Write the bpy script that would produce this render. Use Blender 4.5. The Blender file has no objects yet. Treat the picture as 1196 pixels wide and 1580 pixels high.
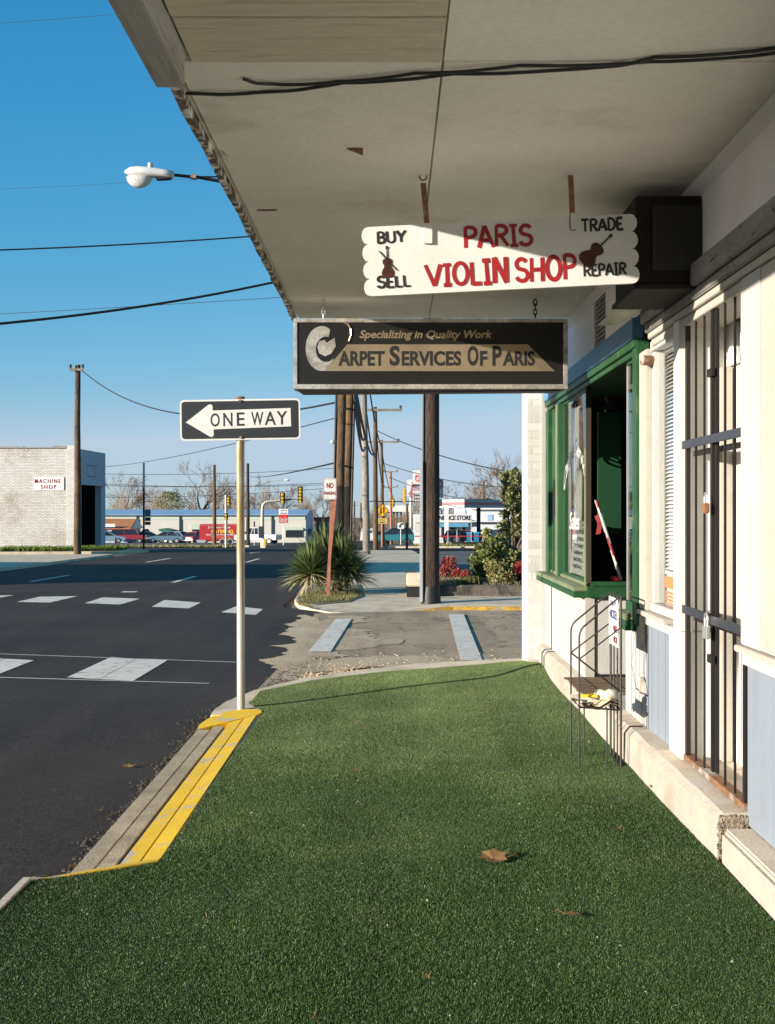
import bpy, bmesh, math, random
import numpy as np
from mathutils import Vector, Matrix
R_ = math.radians
random.seed(7)
scene = bpy.context.scene
COL = scene.collection

# ------------------------------------------------------------------ camera, sky, sun, exposure
EYE = 1.5
F, VX, VY = 1850.0, 606.0, 788.0          # focal length and principal point in photograph pixels
cam_d = bpy.data.cameras.new('camera')
cam = bpy.data.objects.new('camera', cam_d); COL.objects.link(cam)
cam.location = (0, 0, EYE); cam.rotation_euler = (R_(90), 0, 0)
cam_d.sensor_fit = 'VERTICAL'; cam_d.sensor_height = 24.0
cam_d.lens = F / 1580 * 24
cam_d.shift_x = -(VX - 598) / 1580; cam_d.shift_y = -(790 - VY) / 1580
cam_d.clip_start = 0.05; cam_d.clip_end = 8000
scene.camera = cam

SUN_EL, SUN_AZ = R_(11.5), R_(29)          # light travels towards +X and a little +Y
sd = Vector((math.cos(SUN_AZ) * math.cos(SUN_EL), math.sin(SUN_AZ) * math.cos(SUN_EL), -math.sin(SUN_EL)))
w = bpy.data.worlds.new('World'); scene.world = w; w.use_nodes = True
nt = w.node_tree
sky = nt.nodes.new('ShaderNodeTexSky'); sky.sky_type = 'NISHITA'; sky.sun_disc = False
sky.sun_elevation = SUN_EL
sky.sun_rotation = math.atan2(-sd.x, -sd.y)
sky.altitude = 1500; sky.air_density = 0.9; sky.dust_density = 0.3; sky.ozone_density = 4.8
bg = nt.nodes['Background']; bg.inputs['Strength'].default_value = 0.15
def film(nt, src):                          # film-like response of the sky's own colour, channel by channel
    sp = nt.nodes.new('ShaderNodeSeparateColor'); cb = nt.nodes.new('ShaderNodeCombineColor'); nt.links.new(src, sp.inputs[0])
    for i, (g, k, cap) in enumerate(((1.7, 2.05, .43), (.68, .69, .86), (.40, .69, 1.3))):
        a = nt.nodes.new('ShaderNodeMath'); a.operation = 'MULTIPLY'; a.inputs[1].default_value = .261; nt.links.new(sp.outputs[i], a.inputs[0])
        c = nt.nodes.new('ShaderNodeMath'); c.operation = 'MINIMUM'; c.inputs[1].default_value = cap; nt.links.new(a.outputs[0], c.inputs[0])
        p = nt.nodes.new('ShaderNodeMath'); p.operation = 'POWER'; p.inputs[1].default_value = g; nt.links.new(c.outputs[0], p.inputs[0])
        m = nt.nodes.new('ShaderNodeMath'); m.operation = 'MULTIPLY'; m.inputs[1].default_value = k / .3215; nt.links.new(p.outputs[0], m.inputs[0])
        d = nt.nodes.new('ShaderNodeMath'); d.operation = 'MULTIPLY'; d.inputs[1].default_value = (.60, 1.06, .92)[i] / .3215; nt.links.new(c.outputs[0], d.inputs[0])
        z = nt.nodes.new('ShaderNodeMath'); z.operation = 'MINIMUM'; nt.links.new(m.outputs[0], z.inputs[0]); nt.links.new(d.outputs[0], z.inputs[1])
        nt.links.new((m if i == 0 else z).outputs[0], cb.inputs[i])
    return cb.outputs[0]
nt.links.new(film(nt, sky.outputs[0]), bg.inputs[0])
sl = bpy.data.lights.new('sun', 'SUN'); sl.energy = 4.5; sl.angle = R_(0.5); sl.color = (1, 0.92, 0.80)
so = bpy.data.objects.new('sun', sl); COL.objects.link(so)
so.rotation_euler = sd.to_track_quat('-Z', 'Y').to_euler(); so.location = (-30, -15, 20)
scene.view_settings.view_transform = 'Standard'; scene.view_settings.look = 'None'
scene.view_settings.gamma = 1.0; scene.view_settings.exposure = 1.1

# ------------------------------------------------------------------ helpers
def P(px, py, D):
    return Vector(((px - VX) / F * D, D, EYE + (VY - py) / F * D))
_KY = [-500, 25, 55, 150, 400, 900, 4000]; _KZ = [-.15, -.15, -.43, -2.55, -8.5, -13, -22]
def RZ(y):
    return float(np.interp(y, _KY, _KZ))
def GP(px, y):                              # point on the ground at depth y seen in column px
    return Vector(((px - VX) / F * y, y, RZ(y)))
ORI = {}
def tag(o, label=None, cat=None, group=None, kind=None):
    if label: o['label'] = label
    if cat: o['category'] = cat
    if group: o['group'] = group
    if kind: o['kind'] = kind
    return o
def thing(name, label, cat, loc, group=None, rz=0):
    o = bpy.data.objects.new(name, None); COL.objects.link(o)
    o.location = loc; o.rotation_euler = (0, 0, rz); o.empty_display_size = .1
    ORI[o] = Vector(loc)
    return tag(o, label, cat, group)
def dup(root, loc, rz=0, label=None, group=None, scale=None):
    r = root.copy(); COL.objects.link(r); r.location = loc; r.rotation_euler = (0, 0, rz)
    if scale: r.scale = (scale,) * 3
    if label: r['label'] = label
    if group: r['group'] = group
    for ch in list(root.children):
        c = ch.copy(); COL.objects.link(c); c.parent = r
        for g in list(ch.children):
            d = g.copy(); COL.objects.link(d); d.parent = c
    return r
class MB:
    def __init__(s): s.v = []; s.f = []; s.m = []; s.mi = 0
    def add(s, vs, fs):
        n = len(s.v); s.v += [tuple(v) for v in vs]
        for f in fs: s.f.append(tuple(i + n for i in f)); s.m.append(s.mi)
    def box(s, x0, x1, y0, y1, z0, z1):
        s.add([(x0,y0,z0),(x1,y0,z0),(x1,y1,z0),(x0,y1,z0),(x0,y0,z1),(x1,y0,z1),(x1,y1,z1),(x0,y1,z1)],
              [(0,3,2,1),(4,5,6,7),(0,1,5,4),(1,2,6,5),(2,3,7,6),(3,0,4,7)])
    def prism(s, pts, vec):                 # polygon of 3-D points extruded by vec
        n = len(pts); vec = Vector(vec); a = [Vector(p) for p in pts]; b = [p + vec for p in a]
        s.add(a + b, [tuple(range(n))[::-1], tuple(range(n, 2*n))] + [(i, (i+1) % n, n + (i+1) % n, n + i) for i in range(n)])
    def face(s, pts): s.add(pts, [tuple(range(len(pts)))])
    def tube(s, pts, r, n=8, cap=True):
        pts = [Vector(p) for p in pts]; k = len(pts)
        rs = list(r) if hasattr(r, '__len__') else [r] * k
        t0 = (pts[1] - pts[0]).normalized()
        up = Vector((0,0,1)) if abs(t0.z) < .9 else Vector((1,0,0))
        vs = []; u = t0.cross(up).normalized()
        for i, p in enumerate(pts):
            t = (pts[min(i+1, k-1)] - pts[max(i-1, 0)])
            if t.length < 1e-9: t = t0
            t.normalize(); u = (u - t * u.dot(t))
            if u.length < 1e-6: u = t.orthogonal()
            u.normalize(); q = t.cross(u)
            for j in range(n):
                a = 2 * math.pi * j / n
                vs.append(p + (u * math.cos(a) + q * math.sin(a)) * rs[i])
        fs = [(i*n + j, i*n + (j+1) % n, (i+1)*n + (j+1) % n, (i+1)*n + j) for i in range(k-1) for j in range(n)]
        if cap: fs += [tuple(range(n))[::-1], tuple((k-1)*n + j for j in range(n))]
        s.add(vs, fs)
    def cyl(s, c, ax, r, h, n=16):
        c = Vector(c); ax = Vector(ax).normalized(); s.tube([c - ax*h/2, c + ax*h/2], r, n)
    def ell(s, c, rx, ry, rz, nu=12, nv=8, z0=-1, z1=1):
        vs = []; fs = []
        for i in range(nv + 1):
            t = math.asin(z0) + (math.asin(z1) - math.asin(z0)) * i / nv
            for j in range(nu):
                a = 2 * math.pi * j / nu
                vs.append((c[0] + rx*math.cos(t)*math.cos(a), c[1] + ry*math.cos(t)*math.sin(a), c[2] + rz*math.sin(t)))
        for i in range(nv):
            for j in range(nu): fs.append((i*nu+j, i*nu+(j+1)%nu, (i+1)*nu+(j+1)%nu, (i+1)*nu+j))
        fs += [tuple(range(nu))[::-1], tuple(nv*nu + j for j in range(nu))]
        s.add(vs, fs)
    def build(s, name, mat, parent=None, local=False, smooth=None, bevel=0, at=None):
        me = bpy.data.meshes.new(name)
        V = np.array(s.v, dtype=float)
        o = bpy.data.objects.new(name, me); COL.objects.link(o)
        if parent is not None:
            org = Vector((0,0,0)) if local else ORI[parent]; ORI[o] = ORI[parent]; o.parent = parent
        else:
            if at is not None: org = Vector(at)
            else:
                lo, hi = V.min(0), V.max(0); org = Vector(((lo[0]+hi[0])/2, (lo[1]+hi[1])/2, lo[2]))
            o.location = org; ORI[o] = org
            if local: org = Vector((0,0,0))
        me.from_pydata((V - np.array(org)).tolist(), [], s.f)
        for m in (mat if isinstance(mat, (list, tuple)) else [mat]): me.materials.append(m)
        if any(s.m): me.polygons.foreach_set('material_index', s.m)
        if bevel:
            bm = bmesh.new(); bm.from_mesh(me); bmesh.ops.remove_doubles(bm, verts=bm.verts, dist=1e-6)
            bmesh.ops.bevel(bm, geom=list(bm.edges), offset=bevel, segments=2, affect='EDGES', clamp_overlap=True)
            bm.to_mesh(me); bm.free(); smooth = smooth or .6
        if smooth:
            me.polygons.foreach_set('use_smooth', [True] * len(me.polygons)); me.set_sharp_from_angle(angle=smooth)
        me.validate(); me.update()
        return o
def skeleton_text(s, bold=0.0, shear=0.0, spacing=1.0):
    c = bpy.data.curves.new('lettering', 'FONT'); c.body = s; c.offset = bold; c.shear = shear; c.space_character = spacing
    c.resolution_u = 4
    o = bpy.data.objects.new('lettering', c); COL.objects.link(o)
    dg = bpy.context.evaluated_depsgraph_get(); ev = o.evaluated_get(dg); me = ev.to_mesh()
    vs = [(v.co.x, v.co.y) for v in me.vertices]; fs = [tuple(p.vertices) for p in me.polygons]
    ev.to_mesh_clear(); bpy.data.objects.remove(o); bpy.data.curves.remove(c)
    return vs, fs
def text_on(mb, s, o, u, v, x, y, wid, hei, bold=0.0, shear=0.0, lift=.002, warp=None, spacing=1.0):
    """fit lettering into the box (x, y, wid, hei) of the plane with origin o and unit axes u, v"""
    vs, fs = skeleton_text(s, bold, shear, spacing)
    a = np.array(vs); lo, hi = a.min(0), a.max(0)
    o, u, v = Vector(o), Vector(u), Vector(v); n = u.cross(v).normalized()
    pts = []
    for q in a:
        t = (q[0] - lo[0]) / (hi[0] - lo[0]); h = (q[1] - lo[1]) / (hi[1] - lo[1])
        X, Y = x + t * wid, y + h * hei
        if warp: X, Y = warp(t, h, X, Y)
        pts.append(o + u * X + v * Y + n * lift)
    mb.add(pts, fs)
def plane_prism(mb, o, u, v, pts, z0, z1):
    o, u, v = Vector(o), Vector(u), Vector(v); n = u.cross(v).normalized()
    mb.prism([o + u*p[0] + v*p[1] + n*z0 for p in pts], n * (z1 - z0))
def rrect(x0, y0, x1, y1, r, k=4):
    out = []
    for cx, cy, a0 in ((x1-r, y0+r, -90), (x1-r, y1-r, 0), (x0+r, y1-r, 90), (x0+r, y0+r, 180)):
        for i in range(k+1):
            a = R_(a0 + 90*i/k); out.append((cx + r*math.cos(a), cy + r*math.sin(a)))
    return out
# hand-painted capitals as tapered strokes
def arc(cx, cy, rx, ry, a0, a1, n=12): return [(cx + rx*math.cos(R_(a0+(a1-a0)*i/n)), cy + ry*math.sin(R_(a0+(a1-a0)*i/n))) for i in range(n+1)]
GLY = {
 'P': (.62, [[(.12,0),(.12,1)], [(.12,.97)] + arc(.3,.73,.27,.24,90,-90) + [(.12,.47)]]),
 'R': (.66, [[(.12,0),(.12,1)], [(.12,.97)] + arc(.3,.74,.26,.23,90,-90) + [(.12,.5)], [(.3,.5),(.62,0)]]),
 'B': (.62, [[(.12,0),(.12,1)], [(.12,.97)] + arc(.28,.75,.22,.22,90,-90) + [(.12,.53)], [(.12,.51)] + arc(.3,.27,.26,.24,90,-90) + [(.12,.03)]]),
 'D': (.68, [[(.12,0),(.12,1)], [(.12,.97)] + arc(.22,.5,.4,.47,90,-90) + [(.12,.03)]]),
 'A': (.72, [[(.04,0),(.36,1)], [(.36,1),(.68,0)], [(.16,.33),(.56,.33)]]),
 'I': (.42, [[(.21,0),(.21,1)], [(.04,.97),(.38,.97)], [(.04,.03),(.38,.03)]]),
 'V': (.74, [[(.04,1),(.37,0)], [(.70,1),(.37,.0)]]),
 'O': (.74, [arc(.37,.5,.29,.46,90,450,24)]),
 'L': (.55, [[(.12,1),(.12,.0)], [(.12,.05),(.52,.05)]]),
 'N': (.74, [[(.12,0),(.12,1)], [(.12,1),(.62,0)], [(.62,0),(.62,1)]]),
 'S': (.62, [arc(.31,.74,.22,.22,20,265,10) + arc(.31,.27,.25,.24,85,-165,12)]),
 'H': (.72, [[(.12,0),(.12,1)], [(.6,0),(.6,1)], [(.12,.5),(.6,.5)]]),
 'U': (.68, [[(.1,1),(.1,.3)] + arc(.34,.28,.24,.26,180,360,10) + [(.58,.3),(.58,1)]]),
 'Y': (.66, [[(.04,1),(.33,.48)], [(.62,1),(.33,.48),(.33,0)]]),
 'E': (.58, [[(.12,0),(.12,1)], [(.12,.96),(.54,.96)], [(.12,.5),(.46,.5)], [(.12,.04),(.56,.04)]]),
 'T': (.64, [[(.32,0),(.32,1)], [(.02,.95),(.62,.95)]]),
 ' ': (.34, [])}
def strip(pts, w0, w1, closed=False):
    n = len(pts); L = []; Rr = []
    for i, p in enumerate(pts):
        a = pts[i-1] if i > 0 else (pts[-2] if closed else pts[0]); b = pts[i+1] if i < n-1 else (pts[1] if closed else pts[-1])
        dx, dy = b[0]-a[0], b[1]-a[1]; l = math.hypot(dx, dy) or 1
        wv = (w0 + (w1-w0)*i/(n-1)) / 2
        if 0 < i < n-1:
            d1 = (p[0]-a[0], p[1]-a[1]); l1 = math.hypot(*d1) or 1
            c = (d1[0]*dx + d1[1]*dy) / (l1*l); wv /= max(.75, c)
        L.append((p[0]-dy/l*wv, p[1]+dx/l*wv)); Rr.append((p[0]+dy/l*wv, p[1]-dx/l*wv))
    return L, Rr
def paint_text(mb, s, o, u, v, x, y, wid, hei, sw=.17, lift=.002, seed=1, grow=0):
    rnd = random.Random(seed); o, u, v = Vector(o), Vector(u), Vector(v); n = u.cross(v).normalized()
    tot = sum(GLY[c][0] for c in s) ; cx = 0; k = 0
    for ci, c in enumerate(s):
        wg, st = GLY[c]; hs = hei * (1 + grow*(ci/len(s)-.5) + rnd.uniform(-.03, .03)); dy = rnd.uniform(-.02, .02)*hei; tl = rnd.uniform(-.04, .04)
        for q in st:
            cl = c == 'O'; w_ = sw * rnd.uniform(.9, 1.12)
            L, Rr = strip(q, w_, w_ * rnd.uniform(.85, 1.1) if not cl else w_, cl)
            k += 1; pts = []
            for a in L + Rr:
                X = x + (cx + a[0] + tl*(a[1]-.5)) * wid / tot; Y = y + dy + a[1] * hs
                pts.append(o + u*X + v*Y + n*(lift + k*.00012))
            m = len(L); mb.add(pts, [(i, i+1, m+i+1, m+i) for i in range(m-1)])
        cx += wg

# ------------------------------------------------------------------ materials
def newmat(name):
    m = bpy.data.materials.new(name); m.use_nodes = True; nt = m.node_tree
    return m, nt, nt.nodes, nt.links, nt.nodes['Principled BSDF']
def rgb(c): return (c[0], c[1], c[2], 1)
def pos(N, L, scale=(1,1,1), local=False):
    mp = N.new('ShaderNodeMapping'); mp.inputs['Scale'].default_value = scale
    if local: L.new(N.new('ShaderNodeTexCoord').outputs['Object'], mp.inputs[0])
    else: L.new(N.new('ShaderNodeNewGeometry').outputs['Position'], mp.inputs[0])
    return mp.outputs[0]
def noise(N, L, vec, scale, detail=4, rough=.55):
    n = N.new('ShaderNodeTexNoise'); n.inputs['Scale'].default_value = scale; n.inputs['Detail'].default_value = detail; n.inputs['Roughness'].default_value = rough
    L.new(vec, n.inputs['Vector']); return n.outputs['Fac']
def ramp(N, L, fac, a, b, lo=0, hi=1):
    r = N.new('ShaderNodeMapRange'); r.inputs[1].default_value = a; r.inputs[2].default_value = b; r.inputs[3].default_value = lo; r.inputs[4].default_value = hi
    L.new(fac, r.inputs[0]); return r.outputs[0]
def mix(N, L, fac, a, b, mode='MIX'):
    m = N.new('ShaderNodeMix'); m.data_type = 'RGBA'; m.blend_type = mode
    for k, x in ((0, fac), (6, a), (7, b)):
        if isinstance(x, (int, float)): m.inputs[k].default_value = x
        elif isinstance(x, tuple): m.inputs[k].default_value = rgb(x)
        else: L.new(x, m.inputs[k])
    return m.outputs[2]
def mth(N, L, op, a, b):
    m = N.new('ShaderNodeMath'); m.operation = op
    for k, x in ((0, a), (1, b)):
        if isinstance(x, (int, float)): m.inputs[k].default_value = x
        else: L.new(x, m.inputs[k])
    return m.outputs[0]
def bump(N, L, B, h, strength, dist=.01):
    b = N.new('ShaderNodeBump'); b.inputs['Strength'].default_value = strength; b.inputs['Distance'].default_value = dist
    L.new(h, b.inputs['Height']); L.new(b.outputs[0], B.inputs['Normal'])
def M(name, col, rough=.7, var=.18, vs=2.5, fine=.12, fs=60, bmp=.25, bd=.004, metal=0, stain=None, sscale=3, samt=(.55,.7), stretch=(1,1,1), spec=.4, local=False, chips=None):
    m, nt, N, L, B = newmat(name)
    p = pos(N, L, stretch, local); n1 = noise(N, L, p, vs, 5); n2 = noise(N, L, p, fs, 3)
    f = mth(N, L, 'ADD', ramp(N, L, n1, .25, .75, 1-var, 1+var), ramp(N, L, n2, .3, .7, -fine, fine))
    c = mix(N, L, 1.0, col, f, 'MULTIPLY')
    if stain:
        st = noise(N, L, p, sscale, 8, .65); c = mix(N, L, ramp(N, L, st, samt[0], samt[1]), c, stain)
    if chips:
        ch = noise(N, L, pos(N, L, (1, 1, .6), local), chips[0], 6, .75); ch2 = noise(N, L, p, .9, 2); c = mix(N, L, ramp(N, L, mth(N, L, 'ADD', ch, mth(N, L, 'MULTIPLY', ch2, .25)), chips[1], chips[1]+.025), c, chips[2])
    L.new(c, B.inputs['Base Color']); B.inputs['Roughness'].default_value = rough; B.inputs['Metallic'].default_value = metal
    B.inputs['Specular IOR Level'].default_value = spec
    if bmp: bump(N, L, B, mth(N, L, 'ADD', n2, n1), bmp, bd)
    return m
def plain(name, col, rough=.5, metal=0, spec=.5):
    return M(name, col, rough, .06, 1.5, .05, 80, .06, .002, metal, spec=spec, local=True)
def cracked_asphalt(name, col, dusty, agg=.35, crack=.0, dscale=.35, rough=.85, bs=.12):
    m, nt, N, L, B = newmat(name); p = pos(N, L)
    big = noise(N, L, p, dscale, 6, .6); fine = noise(N, L, p, 230, 2, .8); mid = noise(N, L, p, 7, 8, .75)
    vo = N.new('ShaderNodeTexVoronoi'); vo.inputs['Scale'].default_value = 150; L.new(p, vo.inputs['Vector'])
    str_ = noise(N, L, pos(N, L, (1.6, .05, 1)), 1.5, 5)
    f = mth(N, L, 'MULTIPLY', ramp(N, L, vo.outputs['Color'], .1, .9, 1-agg, 1+agg), ramp(N, L, str_, .3, .7, .74, 1.28))
    f = mth(N, L, 'MULTIPLY', f, ramp(N, L, mid, .3, .7, .78, 1.22))
    sp = N.new('ShaderNodeTexVoronoi'); sp.inputs['Scale'].default_value = 60; L.new(p, sp.inputs['Vector'])
    f = mth(N, L, 'MULTIPLY', f, ramp(N, L, sp.outputs['Distance'], .08, .14, 2.3, 1))   # pale aggregate showing through
    c = mix(N, L, 1.0, col, f, 'MULTIPLY')
    c = mix(N, L, ramp(N, L, big, .42, .72), c, mix(N, L, 1.0, dusty, ramp(N, L, fine, .3, .7, .5, 1.4), 'MULTIPLY'))
    oil = noise(N, L, pos(N, L, (1, .35, 1)), .9, 5, .6); c = mix(N, L, ramp(N, L, oil, .60, .74, 0, .55), c, (.012,.011,.011))
    if crack:
        vc = N.new('ShaderNodeTexVoronoi'); vc.feature = 'DISTANCE_TO_EDGE'; vc.inputs['Scale'].default_value = crack
        wv = N.new('ShaderNodeVectorMath'); wv.operation = 'ADD'
        nz = N.new('ShaderNodeTexNoise'); nz.inputs['Scale'].default_value = 2.5; nz.inputs['Detail'].default_value = 6; L.new(p, nz.inputs['Vector'])
        L.new(p, wv.inputs[0]); L.new(nz.outputs['Color'], wv.inputs[1]); L.new(wv.outputs[0], vc.inputs['Vector'])
        c = mix(N, L, ramp(N, L, vc.outputs['Distance'], .0, .012, .85, 0), c, (.012,.011,.01))
    L.new(c, B.inputs['Base Color']); B.inputs['Roughness'].default_value = rough; B.inputs['Specular IOR Level'].default_value = .2
    bump(N, L, B, mth(N, L, 'ADD', fine, mth(N, L, 'MULTIPLY', mid, 1.5)), bs, .004)
    return m
def painted_brick(name, paint, brick, worn=(.52,.66), bw=.22, bh=.075, mort=(.16,.14,.125), wscale=.9, bmp=.8, msize=.012, mfac=.75):
    m, nt, N, L, B = newmat(name)
    g = N.new('ShaderNodeNewGeometry'); sx = N.new('ShaderNodeSeparateXYZ'); L.new(g.outputs['Position'], sx.inputs[0])
    cb = N.new('ShaderNodeCombineXYZ'); L.new(mth(N, L, 'ADD', sx.outputs[0], sx.outputs[1]), cb.inputs[0]); L.new(sx.outputs[2], cb.inputs[1])
    bt = N.new('ShaderNodeTexBrick'); bt.inputs['Scale'].default_value = 1; bt.inputs['Brick Width'].default_value = bw; bt.inputs['Row Height'].default_value = bh
    bt.inputs['Mortar Size'].default_value = msize; bt.inputs['Mortar Smooth'].default_value = .3
    bt.inputs['Color1'].default_value = (.86,.86,.86,1); bt.inputs['Color2'].default_value = (1.08,1.08,1.08,1); bt.inputs['Mortar'].default_value = (1,1,1,1)
    L.new(cb.outputs[0], bt.inputs['Vector'])
    p = g.outputs['Position']; n1 = noise(N, L, p, wscale, 8, .7); n2 = noise(N, L, p, 14, 4, .7)
    wn = mth(N, L, 'ADD', n1, ramp(N, L, n2, .3, .7, -.14, .14)); n3 = noise(N, L, p, 30, 3, .8); wn = mth(N, L, 'ADD', wn, ramp(N, L, n3, .3, .7, -.08, .08))
    c = mix(N, L, ramp(N, L, wn, worn[0], worn[1]), paint, brick)
    c = mix(N, L, 1.0, c, bt.outputs['Color'], 'MULTIPLY')
    c = mix(N, L, mth(N, L, 'MULTIPLY', bt.outputs['Fac'], mfac), c, mort)
    L.new(c, B.inputs['Base Color']); B.inputs['Roughness'].default_value = .85
    bump(N, L, B, mth(N, L, 'SUBTRACT', mth(N, L, 'MULTIPLY', n2, .3), bt.outputs['Fac']), bmp, .012)
    return m
def wood_pole(name, col, dark):
    m, nt, N, L, B = newmat(name)
    p = pos(N, L, (12, 12, 1.1)); n1 = noise(N, L, p, 4, 8, .75); n2 = noise(N, L, pos(N, L, (1,1,.5)), 1.3, 5)
    c = mix(N, L, ramp(N, L, n1, .38, .62), dark, col)
    c = mix(N, L, 1.0, c, ramp(N, L, n2, .3, .7, .6, 1.3), 'MULTIPLY')
    L.new(c, B.inputs['Base Color']); B.inputs['Roughness'].default_value = .9
    bump(N, L, B, n1, 1.0, .03); return m
def leafmat(name, a, b, rough=.5, trans=.25):
    m, nt, N, L, B = newmat(name)
    g = N.new('ShaderNodeNewGeometry'); c = mix(N, L, g.outputs['Random Per Island'], a, b)
    n = noise(N, L, g.outputs['Position'], 3, 4); c = mix(N, L, 1.0, c, ramp(N, L, n, .3, .7, .7, 1.3), 'MULTIPLY')
    L.new(c, B.inputs['Base Color']); B.inputs['Roughness'].default_value = rough; B.inputs['Specular IOR Level'].default_value = .35
    if trans:
        tr = N.new('ShaderNodeBsdfTranslucent'); L.new(c, tr.inputs[0]); ms = N.new('ShaderNodeMixShader'); ms.inputs[0].default_value = trans
        L.new(B.outputs[0], ms.inputs[1]); L.new(tr.outputs[0], ms.inputs[2]); L.new(ms.outputs[0], N['Material Output'].inputs[0])
    return m
def glassmat(name, tint=(.97,.985,.98), rough=.0, minr=.0, maxr=.5):
    m, nt, N, L, B = newmat(name); N.remove(B)
    fr = N.new('ShaderNodeFresnel'); fr.inputs[0].default_value = 1.52
    tr = N.new('ShaderNodeBsdfTransparent'); tr.inputs[0].default_value = rgb(tint)
    gl = N.new('ShaderNodeBsdfGlossy'); gl.inputs['Roughness'].default_value = rough
    ms = N.new('ShaderNodeMixShader'); L.new(ramp(N, L, fr.outputs[0], 0, .5, minr, maxr), ms.inputs[0]); L.new(tr.outputs[0], ms.inputs[1]); L.new(gl.outputs[0], ms.inputs[2])
    L.new(ms.outputs[0], N['Material Output'].inputs[0]); return m

m_asph = cracked_asphalt('asphalt', (.040,.032,.027), (.070,.054,.042), .85, bs=.3)
m_side = cracked_asphalt('worn_asphalt', (.38,.28,.18), (.56,.42,.27), .6, .7, .6)
m_gravel = cracked_asphalt('broken_asphalt', (.52,.38,.245), (.68,.52,.34), .8, .0, 1.6)
m_lot = cracked_asphalt('lot_asphalt', (.13,.125,.12), (.2,.18,.16), .3, .18, .2)
m_base = M('dirt', (.14,.12,.085), .95, .3, .3, .2, 12, .4, .02, stain=(.09,.1,.04), sscale=.25, samt=(.45,.65))
m_conc = M('concrete', (.62,.51,.37), .9, .2, 2, .18, 90, .15, .004, stain=(.32,.25,.17), sscale=2.2, samt=(.52,.75))
m_plinth = M('painted_concrete', (.43,.375,.305), .85, .14, 3, .1, 60, .5, .01, stain=(.28,.21,.13), sscale=2.2, samt=(.52,.75))
m_plinthtop = M('bare_concrete', (.62,.53,.41), .9, .2, 4, .12, 80, .4, .006, stain=(.62,.58,.52), sscale=2.5, samt=(.5,.62))
m_rubble = M('broken_concrete', (.30,.24,.165), .95, .5, 18, .3, 70, 1.0, .02)
m_yellow = M('yellow_paint', (.74,.455,.012), .6, .12, 3, .08, 70, .4, .005, stain=(.46,.39,.29), sscale=5.5, samt=(.57,.61))
m_yelold = M('worn_yellow_paint', (.50,.30,.03), .8, .35, 5, .3, 40, .5, .006, stain=(.30,.25,.18), sscale=3.5, samt=(.47,.58))
m_mark = M('road_paint', (.74,.665,.555), .8, .12, 3, .15, 60, .05, .002, stain=(.16,.145,.13), sscale=8, samt=(.55,.72))
m_white = M('white_paint', (.47,.45,.42), .6, .07, 2.2, .05, 40, .3, .004, stain=(.36,.30,.23), sscale=2.2, samt=(.58,.84), stretch=(2,2,.55), chips=(10, .83, (.24,.19,.14)))
m_white2 = M('white_paint_lifted', (.70,.67,.62), .55, .07, 2.5, .04, 40, .2, .003, stain=(.45,.38,.29), sscale=3, samt=(.62,.85), chips=(10, .85, (.26,.21,.15)))  # white lifted in colour to offset shade in the gated door recess
m_cream = M('cream_paint', (.43,.395,.335), .55, .08, 3, .05, 50, .2, .003, stain=(.30,.24,.15), sscale=5, samt=(.60,.8), chips=(12, .82, (.22,.17,.11)))
m_soffit = M('soffit_paint', (.80,.765,.70), .8, .10, 1.3, .05, 45, .35, .005, stain=(.46,.40,.32), sscale=1.4, samt=(.58,.85))
m_plank = M('weathered_plank', (.62,.55,.44), .85, .2, 3, .12, 50, .5, .006, stain=(.3,.25,.18), sscale=3, samt=(.52,.72), stretch=(.5,6,6))
m_wall = M('grey_white_paint', (.80,.76,.76), .8, .06, 2, .05, 60, .2, .003)
m_peel = M('peeling_paint', (.75,.73,.69), .8, .2, 8, .2, 60, .6, .01, stain=(.13,.1,.08), sscale=13, samt=(.44,.52))
m_beam = M('weathered_paint', (.27,.25,.235), .85, .25, 5, .15, 60, .5, .006, stain=(.05,.045,.04), sscale=7, samt=(.6,.66), stretch=(3,.6,3))
m_bluegrey = M('blue_grey_panel', (.215,.24,.28), .7, .07, 2, .05, 50, .15, .003, stretch=(3,3,.6), stain=(.15,.15,.15), sscale=4, samt=(.70,.8), chips=(9, .84, (.12,.10,.09)))
m_green = M('green_paint', (.014,.066,.022), .5, .25, 4, .15, 60, .4, .005, stain=(.09,.13,.055), sscale=7, samt=(.56,.72), stretch=(1.5,1.5,.7), chips=(14, .81, (.20,.19,.13)))
m_paleg = M('faded_green_paint', (.17,.20,.105), .6, .2, 4, .1, 60, .3, .004)
m_blue = M('blue_paint', (.08,.20,.33), .5, .15, 2, .05, 60, .15, .003)
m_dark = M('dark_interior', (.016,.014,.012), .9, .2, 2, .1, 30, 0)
m_darkwood = M('dark_wood', (.045,.032,.022), .8, .2, 3, .1, 30, .3, .004)
m_iron = M('brown_iron', (.013,.010,.0085), .55, .2, 12, .15, 90, .25, .002, spec=.5)
m_bluesteel = M('blue_steel', (.055,.058,.072), .4, .15, 12, .1, 90, .2, .002, metal=.4)
m_galv = M('galvanised_steel', (.48,.46,.42), .45, .12, 6, .08, 60, .15, .002, metal=.2, stain=(.26,.17,.06), sscale=1.6, samt=(.47,.66), stretch=(9,9,.7))
m_silver = M('silver_metal', (.6,.6,.58), .35, .1, 6, .06, 60, .1, .002, metal=.7)
m_brass = plain('brass', (.55,.36,.09), .3, .9)
m_wire = plain('black_rubber', (.02,.02,.022), .6)
m_rust = M('rusty_steel', (.20,.095,.045), .8, .3, 12, .2, 60, .4, .004, stain=(.35,.33,.3), sscale=5, samt=(.5,.6))
m_redpost = M('faded_red_steel', (.34,.13,.08), .75, .25, 6, .15, 60, .3, .003, stain=(.16,.08,.04), sscale=5, samt=(.52,.66))
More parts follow.
